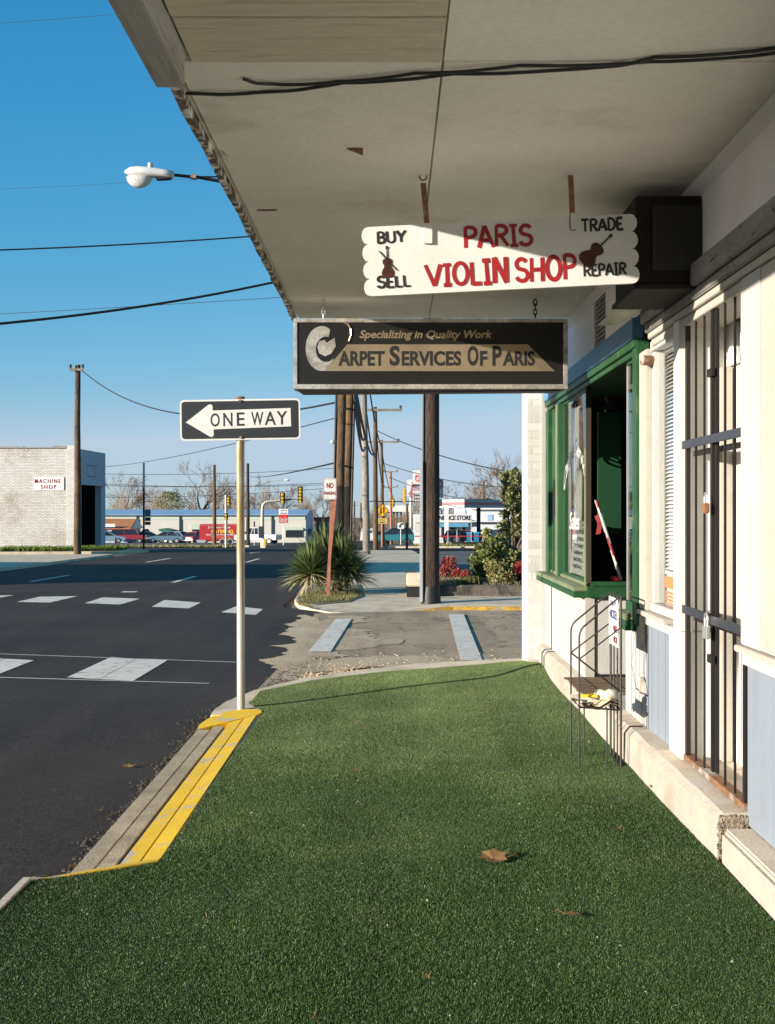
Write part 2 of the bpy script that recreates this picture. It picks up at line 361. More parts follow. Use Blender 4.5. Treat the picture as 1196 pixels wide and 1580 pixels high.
m_signw = M('sign_white', (.60,.585,.555), .5, .06, 4, .03, 60, .08, .002, stain=(.32,.24,.15), sscale=6, samt=(.64,.80), chips=(16, .86, (.22,.16,.10)))
m_signb = plain('sign_black', (.015,.018,.021), .5)
m_signred = M('red_sign_paint', (.27,.010,.012), .5, .22, 26, .08, 60, 0)
m_black = plain('black_paint', (.012,.011,.011), .55)
m_boxblk = plain('black_acrylic', (.012,.011,.010), .35)
m_gold = M('bronze_foil', (.60,.47,.31), .30, .2, 3, .1, 60, .15, .003, metal=.8)
m_foil = M('silver_foil', (.70,.64,.56), .30, .35, 9, .2, 50, .2, .004, metal=.7, stain=(.32,.22,.12), sscale=5, samt=(.56,.72))
m_glass = glassmat('window_glass')
m_glass2 = glassmat('thin_window_glass', maxr=.22)
m_pole1 = wood_pole('dark_pole_wood', (.085,.052,.033), (.014,.009,.007))
m_pole2 = wood_pole('brown_pole_wood', (.21,.125,.06), (.035,.02,.011))
m_tar = wood_pole('tarred_wood', (.035,.022,.014), (.010,.008,.006))
m_pole3 = wood_pole('grey_pole_wood', (.36,.31,.25), (.14,.11,.08))
m_brick = painted_brick('whitewashed_brick', (.70,.66,.61), (.30,.22,.16), (.55,.72))
m_brick2 = painted_brick('white_brick', (.56,.535,.50), (.46,.43,.39), (.62,.8), .21, .072, (.42,.40,.37), 1, .35, .007, .35)
m_shadebrick = painted_brick('brick_blue_shade', (.60,.62,.65), (.3,.28,.26), (.6,.8), mort=(.3,.3,.3), mfac=.5)  # whitewash tinted blue to paint the shade on the machine shop's side
m_bark = M('grey_bark', (.15,.115,.09), .95, .25, 3, .15, 20, .4, .01)
m_twig = leafmat('twigs', (.16,.115,.085), (.24,.18,.13), .9, 0)
m_metalw = M('white_metal_wall', (.52,.49,.44), .6, .04, .4, .03, 8, .05, .002)
m_roofb = M('blue_metal_roof', (.28,.40,.55), .5, .08, .4, .04, 8, .05, .002)
m_tyre = plain('tyre_rubber', (.02,.02,.02), .8)
m_cglass = plain('car_glass', (.02,.025,.03), .12)
m_sigy = plain('signal_yellow', (.62,.36,.012), .5)
m_ylwsign = plain('yellow_sign', (.68,.34,.012), .5)
m_red = plain('red_paint', (.36,.02,.025), .45)
m_orange = M('orange_shingle', (.42,.17,.07), .85, .15, 3, .1, 20, .2, .01)
m_soil = M('dark_timber', (.085,.07,.06), .95, .35, 6, .2, 40, .6, .02, stretch=(1,1,3))
m_paper = plain('paper', (.60,.585,.54), .8)
m_conduit = plain('pale_conduit', (.34,.345,.36), .6)
m_speck = plain('pale_speck', (.36,.34,.28), .9)
# ------------------------------------------------------------------ setting: ground, roads, pavements
def sheet(name, poly, off, mat, thick=0, kind='structure', zf=None, cx=(), cy=()):
    """flat-on-terrain polygon (list of x, y), cut at the terrain's fold lines"""
    bm = bmesh.new(); f = bm.faces.new([bm.verts.new((x, y, 0)) for x, y in poly])
    bm.normal_update()
    if f.normal.z < 0: f.normal_flip()
    for yk in (25, 55, 150, 400, 900):
        g = bm.verts[:] + bm.edges[:] + bm.faces[:]
        bmesh.ops.bisect_plane(bm, geom=g, plane_co=(0, yk, 0), plane_no=(0, 1, 0))
    for ax, cc in ((0, cx), (1, cy)):
        for q in cc:
            g = bm.verts[:] + bm.edges[:] + bm.faces[:]
            bmesh.ops.bisect_plane(bm, geom=g, plane_co=(q if ax == 0 else 0, q if ax else 0, 0), plane_no=(ax == 0, ax == 1, 0))
    for v in bm.verts: v.co.z = (zf(v.co.x, v.co.y) if zf else RZ(v.co.y)) + off
    if thick:
        r = bmesh.ops.extrude_face_region(bm, geom=bm.faces[:])
        for e in r['geom']:
            if isinstance(e, bmesh.types.BMVert): e.co.z -= thick
        bmesh.ops.recalc_face_normals(bm, faces=bm.faces)
    me = bpy.data.meshes.new(name); bm.to_mesh(me); bm.free(); me.materials.append(mat)
    o = bpy.data.objects.new(name, me); COL.objects.link(o); tag(o, kind=kind); return o
def SW(x, y):                                # near walkway rises towards the shop wall
    z = .09 * max(0, min(1.1, (x + 1.0) / 2.31))
    dx, dy = (x - 1.25) / .28, (y - 10.55) / .5
    return z + .07 * math.exp(-dx*dx - dy*dy)
sheet('ground', [(-900,-300),(900,-300),(900,4000),(-900,4000)], -.03, m_base)
sheet('road', [(-11.2,-60),(-1.2,-60),(-1.2,11),(-.9,11.3),(-1.2,19.6),(-1.9,20.6),(-1.9,60),(-.7,66),(60,66),(60,80),(-.5,80),(-.5,420),(-10.5,420),(-10.5,80),(-90,80),(-90,66),(-13,66),(-11.4,55),(-11.2,34)], 0, m_asph)
sheet('side_street', [(-1.3,9.4),(-.2,10.4),(1.2,11),(40,11),(40,19.9),(1,19.9),(-1.25,19.2),(-1.15,14)], .004, m_side)
sheet('lot', [(1.4,29),(60,29),(60,62),(1.4,58)], .004, m_lot)
sheet('lot', [(-60,56),(-12.4,60.6),(-12.4,66),(-60,66)], .004, m_lot)
sheet('lot', [(-70,92),(-11.5,92),(-11.5,172),(-70,172)], .004, m_lot)
sheet('lot', [(3,92),(80,92),(80,160),(3,160)], .004, m_lot)
m_side2 = cracked_asphalt('patched_asphalt', (.42,.31,.20), (.58,.44,.29), .6, .9, 1.1)
# ragged broken asphalt where the side street meets the road and the kerb
def ragged(name, line, wd, off, mat, seed, jit=.14, step=.05, kind='structure'):
    r = random.Random(seed); pts = []
    for (a, b) in zip(line[:-1], line[1:]):
        a, b = Vector(a), Vector(b); n = max(2, int((b-a).length/step))
        for i in range(n): pts.append(a.lerp(b, i/n))
    L_ = []; R2 = []; ph = [r.uniform(0, 6.28) for k in range(10)]
    def wob(i, o): return sum(math.sin(i*step*f + ph[k+o])*a for k, (f, a) in enumerate(((1.7,.30),(4.3,.22),(9.1,.14),(21,.08),(47,.05)))) * jit * 4
    for i, p in enumerate(pts):
        t = (Vector(pts[min(i+1, len(pts)-1)]) - Vector(pts[max(i-1, 0)])).normalized(); nn = Vector((-t.y, t.x))
        f = math.sin(math.pi*min(1, max(0, i/(len(pts)-1))))**.3
        L_.append(p + nn*wd*f*(.5+wob(i, 0))); R2.append(p - nn*wd*f*(.5+wob(i, 5)))
    poly = [(q.x, q.y) for q in R2 + L_[::-1]]
    return sheet(name, poly, off, mat, kind=kind)
ragged('road_edge', [(-1.35,9.2),(-1.2,10.2),(-.75,11.4),(-1.0,13.2),(-1.1,16),(-1.4,19)], .55, .008, m_gravel, 3)
ragged('road_edge', [(-.8,12.0),(-.9,13.5),(-.6,15),(-.9,17),(-.6,18.8)], .8, .009, m_gravel, 12, .2)
ragged('road_edge', [(.2,12.6),(1.5,13.4),(3,13.6)], 1.6, .0105, m_side2, 13, .15)
ragged('road_edge', [(-1.1,10.4),(-.2,11.6),(.4,12.0),(1.2,12.3)], .9, .012, m_gravel, 5)
ragged('road_edge', [(-.9,12.2),(-.2,12.9),(.7,13.2)], 1.0, .016, m_gravel, 6)
# loose stones along the broken edge
def stones(name, n, fn, smin, smax, mat, seed):
    r = random.Random(seed); mb = MB()
    for i in range(n):
        x, y, z = fn(r); s = r.uniform(smin, smax)
        vs = [(x + s*r.uniform(.6,1.2)*a, y + s*r.uniform(.6,1.2)*b, z + s*.7*c) for a, b, c in ((-1,-1,-.6),(1,-1,-.6),(1,1,-.6),(-1,1,-.6),(-.5,-.5,.8),(.6,-.5,.7),(.5,.5,.9),(-.6,.6,.6))]
        mb.add(vs, [(0,3,2,1),(4,5,6,7),(0,1,5,4),(1,2,6,5),(2,3,7,6),(3,0,4,7)])
    return tag(mb.build(name, mat), kind='stuff')
m_crumb = M('asphalt_crumbs', (.085,.068,.052), .95, .5, 18, .3, 70, 1.0, .02)
def st1(r):
    t = r.random()
    if t < .5: y = r.uniform(4.6, 9.2); return -1.415 - abs(r.gauss(0, .035 + .03*math.sin(y*5)**2)), y, -.147
    y = r.uniform(9.2, 13.5); return -1.42 + (y-9.2)*.16 + r.gauss(0, .11), y, -.143
stones('loose_gravel', 2200, st1, .004, .012, m_crumb, 4)
def st2(r):
    return r.uniform(-.9, 1.2), 11.3 + abs(r.gauss(0, .9)), -.135
stones('loose_gravel', 1600, st2, .004, .014, m_gravel, 8)
# near walkway slab with kerb, steps and yellow paint
def slabz(x, y): return .039*(x + 1) - .012
for pv in ([(-1.0,-4),(1.45,-4),(1.45,11.62),(.33,11.52),(-.30,11.2),(-.62,10.93),(-.95,10.55),(-1.0,10.47)], [(-1.001,8.9),(-1.001,10.465),(-1.18,10.13),(-1.33,9.6),(-1.37,9.19),(-1.36,8.95)], [(-1.47,-4),(-1.001,-4),(-1.001,5.1),(-1.2,5.0),(-1.47,4.9)]):
    sheet('pavement', pv, 0, m_conc, .32, zf=slabz)
m_tread = M('bare_tread_concrete', (.46,.37,.25), .9, .25, 5, .2, 90, .6, .006, stain=(.30,.24,.16), sscale=4, samt=(.5,.72))
mb = MB()                                     # two bare concrete treads
for x0, x1, z, j in ((-1.290,-1.212,-.050,0), (-1.405,-1.312,-.074,1)):
    mb.box(x0, x1, 5.02 - .02*j, 8.62, -.3, z)
tag(mb.build('kerb', m_tread, bevel=.005), kind='structure')
mb = MB(); mb.box(-1.3118, -1.2902, 5.05, 8.6, -.3, -.0785); mb.box(-1.2118, -1.1852, 5.1, 8.6, -.3, -.056); tag(mb.build('kerb_groove_shade', m_black), kind='structure')  # black strips just below the tread tops paint the grooves' shade
mb = MB()
a = [(-1.0,5.12,.002),(-1.0,8.88,.002)]
mb.prism([(-1.09,5.08,-.018),(-1.0,5.12,.0),(-1.0,8.86,.0),(-1.09,8.82,-.018)], (0,0,-.25))
mb.prism([(-1.185,5.04,-.034),(-1.096,5.08,-.0205),(-1.096,8.82,-.0205),(-1.185,8.72,-.034)], (0,0,-.25))
hook = [(-1.405,8.60,-.068),(-1.30,8.66,-.05),(-1.19,8.70,-.028),(-1.1,8.76,-.014),(-.985,8.82,.004),(-.968,8.9,.006),(-.98,8.98,.005),(-1.03,9.04,.003),(-1.10,9.07,0),(-1.18,9.07,-.006),(-1.26,9.03,-.014),(-1.33,8.95,-.026),(-1.38,8.85,-.042),(-1.41,8.74,-.058)]
mb.prism(hook, (0,0,-.25))
mb.prism([(-1.43,4.90,.0),(-1.2,4.985,.006),(-1.0,5.115,.008),(-1.0,5.17,.003),(-1.18,5.16,-.022),(-1.41,5.04,-.055)], (0,0,-.25))
tag(mb.build('kerb_paint', m_yellow, bevel=.003), kind='structure')
mb = MB(); mb.box(-1.5,-1.47,-4,4.87,-.2,.012)
mb.prism([(-1.5,4.875,.0),(-1.47,4.89,.008),(-1.39,4.925,-.01),(-1.40,4.955,-.02)], (0,0,-.1)); tag(mb.build('turf_edging', m_plank), kind='structure')
# turf: backing sheet plus fibres in one object
TP = [(1.305,-4),(1.305,11.2),(1.09,11.2),(-.03,10.9),(-.72,10.5),(-1.1,10.0),(-1.12,9.35),(-.955,8.95),(-.985,7.0),(-1.0,5.13),(-1.37,4.9),(-1.465,4.87),(-1.465,-4)]
def turf():
    rng = np.random.default_rng(5)
    poly = np.array(TP)
    def inside(x, y):
        c = np.zeros(len(x), bool); j = len(poly)-1
        for i in range(len(poly)):
            xi, yi = poly[i]; xj, yj = poly[j]
            c ^= ((yi > y) != (yj > y)) & (x < (xj-xi)*(y-yi)/(yj-yi+1e-12)+xi); j = i
        return c
    n = 1500000
    y = 2.55 + 8.7 * rng.random(n) ** 1.25; x = rng.uniform(-1.47, 1.31, n)
    ok = inside(x, y) ; x, y = x[ok], y[ok]; n = len(x)
    def zz(x, y):
        z = .09*np.clip((x+1)/2.31, 0, 1.1); dx, dy = (x-1.25)/.28, (y-10.55)/.5
        return z + .07*np.exp(-dx*dx-dy*dy) + .004*np.sin(x*2.1+y*1.3) + .003*np.sin(x*5.3-y*3.7)
    z = zz(x, y)
    h = rng.uniform(.004, .0085, n) * (1 + .25*np.sin(x*3+np.sin(y*2)*2)); wd = rng.uniform(.0008, .0015, n) * (1 + .07*y)
    a = rng.uniform(0, 2*np.pi, n); ln = rng.uniform(0, .0045, n); b = rng.uniform(0, 2*np.pi, n)
    V = np.zeros((n, 3, 3))
    V[:,0] = np.stack([x-wd*np.cos(a), y-wd*np.sin(a), z], 1); V[:,1] = np.stack([x+wd*np.cos(a), y+wd*np.sin(a), z], 1)
    V[:,2] = np.stack([x+ln*np.cos(b), y+ln*np.sin(b), z+h], 1)
    gx, gy = np.meshgrid(np.linspace(-1.465, 1.305, 140), np.linspace(-4, 11.25, 500)); 
    gv = np.stack([gx.ravel(), gy.ravel(), zz(gx.ravel(), gy.ravel())], 1); nn = len(gv)
    ins = inside(gv[:,0]*.9999, gv[:,1])
    q = []
    for r in range(499):
        for c in range(139):
            k = (r*140+c, r*140+c+1, r*140+141+c, r*140+140+c)
            cx, cy = (gv[k[0],0]+gv[k[1],0])*.5, (gv[k[0],1]+gv[k[3],1])*.5
            q.append((k, cx, cy))
    m = inside(np.array([t[1] for t in q]), np.array([t[2] for t in q]))
    quads = [t[0] for t, f in zip(q, m) if f]
    me = bpy.data.meshes.new('artificial_turf')
    allv = np.concatenate([V.reshape(-1, 3), gv]); nb = n*3
    loops = np.concatenate([np.arange(nb), np.array(quads).ravel() + nb]).astype(np.int32)
    st = np.concatenate([np.arange(n)*3, nb + np.arange(len(quads))*4]).astype(np.int32)
    me.vertices.add(len(allv)); me.vertices.foreach_set('co', allv.ravel())
    me.loops.add(len(loops)); me.loops.foreach_set('vertex_index', loops)
    me.polygons.add(len(st)); me.polygons.foreach_set('loop_start', st)
    me.polygons.foreach_set('material_index', np.concatenate([np.zeros(n), np.ones(len(quads))]).astype(np.int32))
    me.update(calc_edges=True); me.validate()
    mt, nt, N, L, B = newmat('turf_fibre')
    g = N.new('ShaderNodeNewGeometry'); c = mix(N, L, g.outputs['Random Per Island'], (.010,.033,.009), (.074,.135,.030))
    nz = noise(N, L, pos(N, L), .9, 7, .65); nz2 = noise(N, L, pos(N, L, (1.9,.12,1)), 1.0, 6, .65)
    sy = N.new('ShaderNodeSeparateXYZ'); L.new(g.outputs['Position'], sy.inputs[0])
    fade_sheen = mth(N, L, 'ADD', ramp(N, L, nz, .40, .72, 0, .55), ramp(N, L, sy.outputs[1], 3.0, 10.8, -.42, .62))   # dusty, faded patches; lightening towards the corner paints in low-sun sheen
    c = mix(N, L, ramp(N, L, fade_sheen, 0, 1, 0, .85), c, (.20,.265,.085)); c = mix(N, L, 1.0, c, ramp(N, L, nz2, .3, .7, .72, 1.25), 'MULTIPLY')
    L.new(c, B.inputs['Base Color']); B.inputs['Roughness'].default_value = .5; B.inputs['Specular IOR Level'].default_value = .4
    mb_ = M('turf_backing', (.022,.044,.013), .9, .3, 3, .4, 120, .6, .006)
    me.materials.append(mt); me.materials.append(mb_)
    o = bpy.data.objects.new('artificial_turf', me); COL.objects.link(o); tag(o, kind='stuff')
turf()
def lt(r):
    x = r.uniform(-1.4, 1.28); y = 2.7 + 8 * r.random()**1.3
    if x < -.97 and y > 4.8: x += .6
    return x, y, SW(x, y) + .012
r0 = random.Random(11); mb = MB()
for i in range(300):
    x, y, z = lt(r0); s = r0.uniform(.0012, .0036) * (1.6 if r0.random() < .08 else 1) * (1+.05*y)
    a = r0.uniform(0, 6.28)
    vs = [(x + s*math.cos(a+q)*r0.uniform(.6,1.3), y + s*math.sin(a+q)*r0.uniform(.6,1.3), z + (0 if k < 3 else s)) for k, q in enumerate((0, 2, 4, 1))]
    mb.add(vs, [(0,1,3),(1,2,3),(2,0,3),(0,2,1)])
tag(mb.build('litter_specks', m_speck), kind='stuff')
# far corner pavement with rounded kerb
def ss(t): t = max(0, min(1, t)); return t*t*(3-2*t)
def RAMP(x, y):                              # pavement dips to the street at its worn tip
    k = ss((y - 19.45) / 2.0)
    k = k + (1 - k) * ss((x - .0) / 1.1); k = max(k, ss((-.95 - x) / .6) * .55)
    return RZ(y) - .012 + .082 * k
cyx = [19.55+.25*i for i in range(10)]; cxx = [-1.6+.2*i for i in range(13)]
sheet('pavement', [(1.3,20.2),(.62,20.0),(.1,19.7),(-.5,19.5),(-1.0,19.6),(-1.35,19.95),(-1.6,20.5),(-1.75,21.4),(-1.85,24),(-1.9,26),(1.3,26)], -.15, m_conc, .3, zf=lambda x, y: RAMP(x, y) + .15, cx=cxx, cy=cyx)
sheet('pavement', [(1.3,26),(-1.9,26),(-1.9,60),(.9,60),(1.3,40)], .07, m_conc, .3)
sheet('pavement', [(40,20.2),(1.3,20.2),(1.3,28.5),(40,28.5)], .07, m_conc, .3)
sheet('kerb', [(40,19.95),(1.3,19.95),(1.3,19.84),(40,19.84)], .06, m_yelold, .3)
sheet('kerb', [(1.3,19.95),(.95,19.95),(.25,19.72),(.28,19.63),(1.0,19.83),(1.3,19.84)], -.16, m_yelold, .3, zf=lambda x, y: RAMP(x, y) + .15, cx=cxx)
sheet('kerb', [(1.3,19.952),(40,19.952),(40,20.198),(1.3,20.198)], .067, m_conc, .3)
sheet('kerb', [(1.3,19.952),(.95,19.952),(.25,19.722),(.15,19.74),(.62,20.0),(1.3,20.198)], -.153, m_conc, .3, zf=lambda x, y: RAMP(x, y) + .15, cx=cxx)
sheet('kerb_paint', [(-1.36,19.96),(-1.6,20.5),(-1.72,21.1),(-1.55,21.0),(-1.42,20.5),(-1.22,20.05)], .004, m_yelold, zf=lambda x, y: RAMP(x, y), cx=cxx, cy=cyx)
sheet('pavement', [(-40,50),(-13.4,53.3),(-11.9,54.6),(-11.6,57),(-12.2,60),(-40,56)], .1, m_conc, .3)
sheet('pavement', [(-11.3,16),(-11.3,34),(-11.6,50),(-40,42),(-40,16)], .08, m_conc, .3)
sheet('kerb', [(-70,90),(-10.8,90),(-10.8,91.9),(-70,91.9)], .1, m_conc, .3)
sheet('pavement', [(.2,81),(60,81),(60,83.5),(.2,83.5)], .1, m_conc, .3)
# road markings
def mark(name, pts, m=m_mark, off=.004): sheet(name, pts, off, m)
for k in range(2):
    dx = -1.47*k
    mark('crosswalk', [(-3.22+dx,11.85+.0*k),(-2.87+dx,11.72),(-2.85+dx,13.35),(-3.17+dx,13.5)]); mark('crosswalk', [(-2.862+dx,11.72),(-2.51+dx,11.6),(-2.48+dx,13.2),(-2.842+dx,13.35)])
mark('crosswalk', [(-6.4,12.45),(-5.65,12.3),(-5.55,14.2),(-6.3,14.3)])
for q in ([(364,936),(406,940),(395,949),(341,945)], [(254,926),(310,930),(292,939),(234,936.5)], [(158,922),(216,924),(186,933),(131,931)], [(61,921),(120,920),(77,930),(26,929)], [(-45,920),(22,918.5),(-28,927),(-90,928)]):
    pp = []
    for (x, y) in q:
        D = 1.65*F/(y-VY); pp.append(((x-VX)/F*D, D))
    mark('crosswalk', pp)
mark('lane_mark', [(-7.6,11.0+1.55),(-1.75,11.42),(-1.75,11.45),(-7.6,12.6)]); mark('lane_mark', [(-7.6,14.6),(-1.7,13.02),(-1.7,13.05),(-7.6,14.64)])
for x, y0, y1 in ((-5.2,28.0,31.2),(-8.65,28.4,31.8),(-8.7,42,46.5),(-5.2,42,46),(-3.2,52,57),(-6.5,54,58)):
    mark('lane_mark', [(x,y0),(x+.13,y0),(x+.13,y1),(x,y1)])
mark('lane_mark', [(-5.2,24.2),(-5.2,24.5),(-5.5,24.5),(-5.5,24.2)])
mark('crosswalk', [(-.98,13.9),(-.72,13.9),(-.62,18.1),(-.86,18.1)], off=.0175); mark('crosswalk', [(.74,13.1),(.98,13.1),(1.12,18.9),(.88,18.9)], off=.0175)
# grass patches (stuff)
def grass(name, poly, n, h, seed, ca=(.10,.13,.03), cb=(.24,.22,.08), off=.02, wd=.006):
    r = random.Random(seed); xs = [p[0] for p in poly]; ys = [p[1] for p in poly]; mb = MB()
    def ins(x, y):
        c = False; j = len(poly)-1
        for i in range(len(poly)):
            if (poly[i][1] > y) != (poly[j][1] > y) and x < (poly[j][0]-poly[i][0])*(y-poly[i][1])/(poly[j][1]-poly[i][1])+poly[i][0]: c = not c
            j = i
        return c
    k = 0
    while k < n:
        x, y = r.uniform(min(xs), max(xs)), r.uniform(min(ys), max(ys))
        if not ins(x, y): continue
        k += 1; z = RZ(y)+off; a = r.uniform(0, 6.28); hh = h*r.uniform(.4,1.2); w_ = wd*r.uniform(.7,1.5)
        mb.add([(x-w_*math.cos(a), y-w_*math.sin(a), z), (x+w_*math.cos(a), y+w_*math.sin(a), z), (x+r.gauss(0,hh*.5), y+r.gauss(0,hh*.5), z+hh)], [(0,1,2)])
    return tag(mb.build(name, leafmat(name+'_blade', ca, cb, .7, .2)), kind='stuff')
m_dryg = M('dry_turf_soil', (.20,.17,.08), .95, .3, 3, .25, 30, .5, .02, stain=(.10,.13,.035), sscale=1.5, samt=(.45,.6))
sheet('verge', [(-1.62,20.8),(-1.3,20.55),(-.75,20.9),(-.55,22),(-.7,25.5),(-1.72,25.5),(-1.72,21.6)], .012, m_dryg, zf=RAMP, cx=cxx, cy=cyx)
grass('grass', [(-1.6,20.95),(-1.3,20.75),(-.8,21.05),(-.6,22),(-.75,23),(-1.68,23)], 2600, .05, 3, (.12,.13,.03), (.34,.29,.12), off=.075)
sheet('verge', [(-26,52.3),(-15,53.4),(-12.6,54.4),(-12.3,56.5),(-14.4,56.2),(-14.4,54.6),(-26,54.6)], .13, m_dryg)
grass('grass', [(-17.5,52.9),(-15,53.4),(-12.6,54.4),(-12.4,56),(-14.3,56),(-14.3,54.7),(-17.5,54.6)], 3500, .22, 4, (.10,.16,.02), (.20,.24,.05), .13, .03)
sheet('verge', [(-60,84),(-11,84),(-10.9,89.9),(-60,89.9)], .02, m_dryg)
sheet('verge', [(1.5,70+14),(60,84),(60,91),(1.5,91)], .02, m_dryg)
grass('grass', [(-25,84),(-11,84),(-11,89.5),(-25,89.5)], 1500, .2, 6, (.14,.14,.05), (.26,.22,.1), .02, .05)
grass('grass', [(1.6,84),(9,84),(9,90),(1.6,90)], 1500, .25, 7, (.16,.17,.04), (.28,.26,.09), .02, .05)
# ------------------------------------------------------------------ the shop building
W = 1.42; TOP = 3.02; PZ = .28
shop = thing('shop_building', 'white shopfront with green display window, blue-grey panels and deep flat canopy over green turf', 'shop', (2.5, 4, 0))
def part(name, mat, fn, bevel=0, parent=None, smooth=None):
    mb = MB(); fn(mb); return mb.build(name, mat, parent or shop, bevel=bevel, smooth=smooth)
# upper wall, back and side walls (enclosing a dark interior)
def f(mb):
    mb.box(W, W+.15, -4, 8.0, 2.63, TOP+.02); mb.box(W+.06, W+.15, 8.0, 8.45, 2.63, TOP+.02); mb.box(W, W+.15, 8.45, 11.3, 2.63, TOP+.02)
part('wall', m_wall, f)
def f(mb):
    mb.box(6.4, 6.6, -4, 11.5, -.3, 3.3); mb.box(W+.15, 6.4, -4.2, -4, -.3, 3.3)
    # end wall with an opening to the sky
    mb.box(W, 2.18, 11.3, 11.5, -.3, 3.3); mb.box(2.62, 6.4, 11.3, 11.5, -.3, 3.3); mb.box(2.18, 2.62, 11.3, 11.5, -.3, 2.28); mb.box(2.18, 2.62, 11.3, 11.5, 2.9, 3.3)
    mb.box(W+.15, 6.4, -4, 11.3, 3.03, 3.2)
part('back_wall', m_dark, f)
part('floor', m_darkwood, lambda mb: mb.box(W+.02, 6.4, -4, 11.3, .1, .26))
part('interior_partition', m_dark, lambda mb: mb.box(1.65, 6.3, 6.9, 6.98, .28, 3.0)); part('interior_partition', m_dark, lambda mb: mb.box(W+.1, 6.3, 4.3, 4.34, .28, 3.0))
# canopy
m_wfascia = M('weathered_grey_board', (.36,.35,.34), .85, .2, 3, .12, 60, .4, .005, stain=(.20,.18,.16), sscale=3, samt=(.5,.7), stretch=(6,.5,6))
can = part('canopy', m_soffit, lambda mb: mb.box(-.752, W, -4, 9.4, TOP, 3.32))
part('soffit_panel', m_soffit, lambda mb: (mb.box(.17, W-.02, -4, 4.02, TOP-.012, TOP-.002), mb.box(.172, W-.02, 4.03, 6.9, TOP-.012, TOP-.002), mb.box(-.73, .165, 4.03, 6.9, TOP-.0125, TOP-.002), mb.box(-.73, .28, 6.91, 9.39, TOP-.0115, TOP-.002), mb.box(.286, W-.02, 6.91, 9.39, TOP-.0125, TOP-.002)), bevel=.002)
for y0, y1, d in ((3.66,4.02,.016), (3.30,3.64,.02), (2.93,3.28,.016), (2.55,2.90,.018)):
    part('soffit_plank', m_plank, lambda mb: mb.box(-.675, .165, y0, y1, TOP-d, TOP-.001), bevel=.003)
part('fascia', m_wfascia, lambda mb: mb.box(-.775, -.682, -4, 3.93, 2.886, 3.34), bevel=.004)
def f(mb):                                     # far fascia: ragged peeling edge
    r = random.Random(3); y = 3.93; pts = []
    while y < 9.42: pts.append((y, 2.988 + r.uniform(-.007, .007), r.uniform(-.004, .004))); y += r.choice([.02, .05, .12, .25, .4])
    pts.append((9.42, 2.988, 0))
    for (a, b) in zip(pts[:-1], pts[1:]):
        mb.prism([(-.782+a[2], a[0], a[1]), (-.753+a[2], a[0], a[1]), (-.753+a[2], b[0], b[1]), (-.782+b[2], b[0], b[1])], (0, 0, .33))
part('fascia', m_peel, f)
part('corner_trim', m_wall, lambda mb: mb.prism([(W-.045, -4, TOP-.014), (W-.001, -4, TOP-.014), (W-.001, -4, TOP-.06)], (0, 15.2, 0)))
part('loose_paint_flake', m_peel, lambda mb: mb.prism([(-.72,5.0,3.008),(-.69,5.02,2.985),(-.68,5.06,2.97),(-.70,5.07,3.008)], (.004,.01,0))); part('loose_paint_flake', m_peel, lambda mb: (mb.prism([(-.755,8.9,2.97),(-.74,9.2,2.88),(-.72,9.36,2.86),(-.72,9.39,2.97)], (.006,0,0)),))
def f(mb):
    r = random.Random(12)
    for x in (-.6, -.2, .1, .25, .6, 1.0, 1.3):
        for i in range(16): y = 4.1 + i*.33 + r.uniform(-.03,.03); mb.cyl((x + r.uniform(-.01,.01), y, TOP-.014), (0,0,1), .0035, .004, 6)
part('rust_hole', m_rust, lambda mb: (mb.prism([P(535,228,4.98)+Vector((0,0,.0)), P(560,226,4.98), P(560,238,4.98), P(548,233,4.98)], (0,.02,0)),))
# beam over the storefront
def f(mb):
    mb.box(1.365, W+.02, -4, 6.62, 2.525, 2.632); mb.box(1.385, W+.02, -4, 6.6, 2.475, 2.522)
part('beam', m_beam, f, bevel=.006)
part('beam_moulding', m_cream, lambda mb: (mb.box(1.40, W+.05, -4, 6.58, 2.44, 2.472), mb.box(W, W+.2, -4, 6.58, 2.40, 2.438)), bevel=.003)
# plinth
def f(mb):
    r = random.Random(2)
    ys = [4.84 + i*(11.2-4.84)/30 for i in range(31)]; top = [(1.312 + r.uniform(-.004,.004), y, PZ-.028 + r.uniform(-.004,.004)) for y in ys]
    tp2 = [(1.34 + r.uniform(-.006,.006), y, PZ) for y in ys]; bot = [(1.30 + r.uniform(-.004,.004), y, -.2) for y in ys]
    n = len(ys); back = [(1.75, y, PZ) for y in ys]; V = bot + top + tp2 + back
    fs = []
    for k in range(3):
        for i in range(n-1): fs.append((k*n+i, k*n+i+1, (k+1)*n+i+1, (k+1)*n+i))
    fs += [(0, n, 2*n, 3*n), (4*n-1, 3*n-1, 2*n-1, n-1)]
    mb.add(V, [q[::-1] for q in fs]); mb.f = [q for q in mb.f]
    mb.m = [1 if i >= 2*(n-1) and i < 3*(n-1) else 0 for i in range(len(mb.f))]
mb = MB(); f(mb); mb.build('plinth', [m_plinth, m_plinthtop], shop, smooth=.5)
part('plinth', [m_plinth], lambda mb: mb.box(1.315, 1.7, -4, 4.80, -.2, .222), bevel=.014)
part('plinth_cap', m_plinthtop, lambda mb: mb.box(1.335, 1.7, -4, 4.79, .2225, .229))
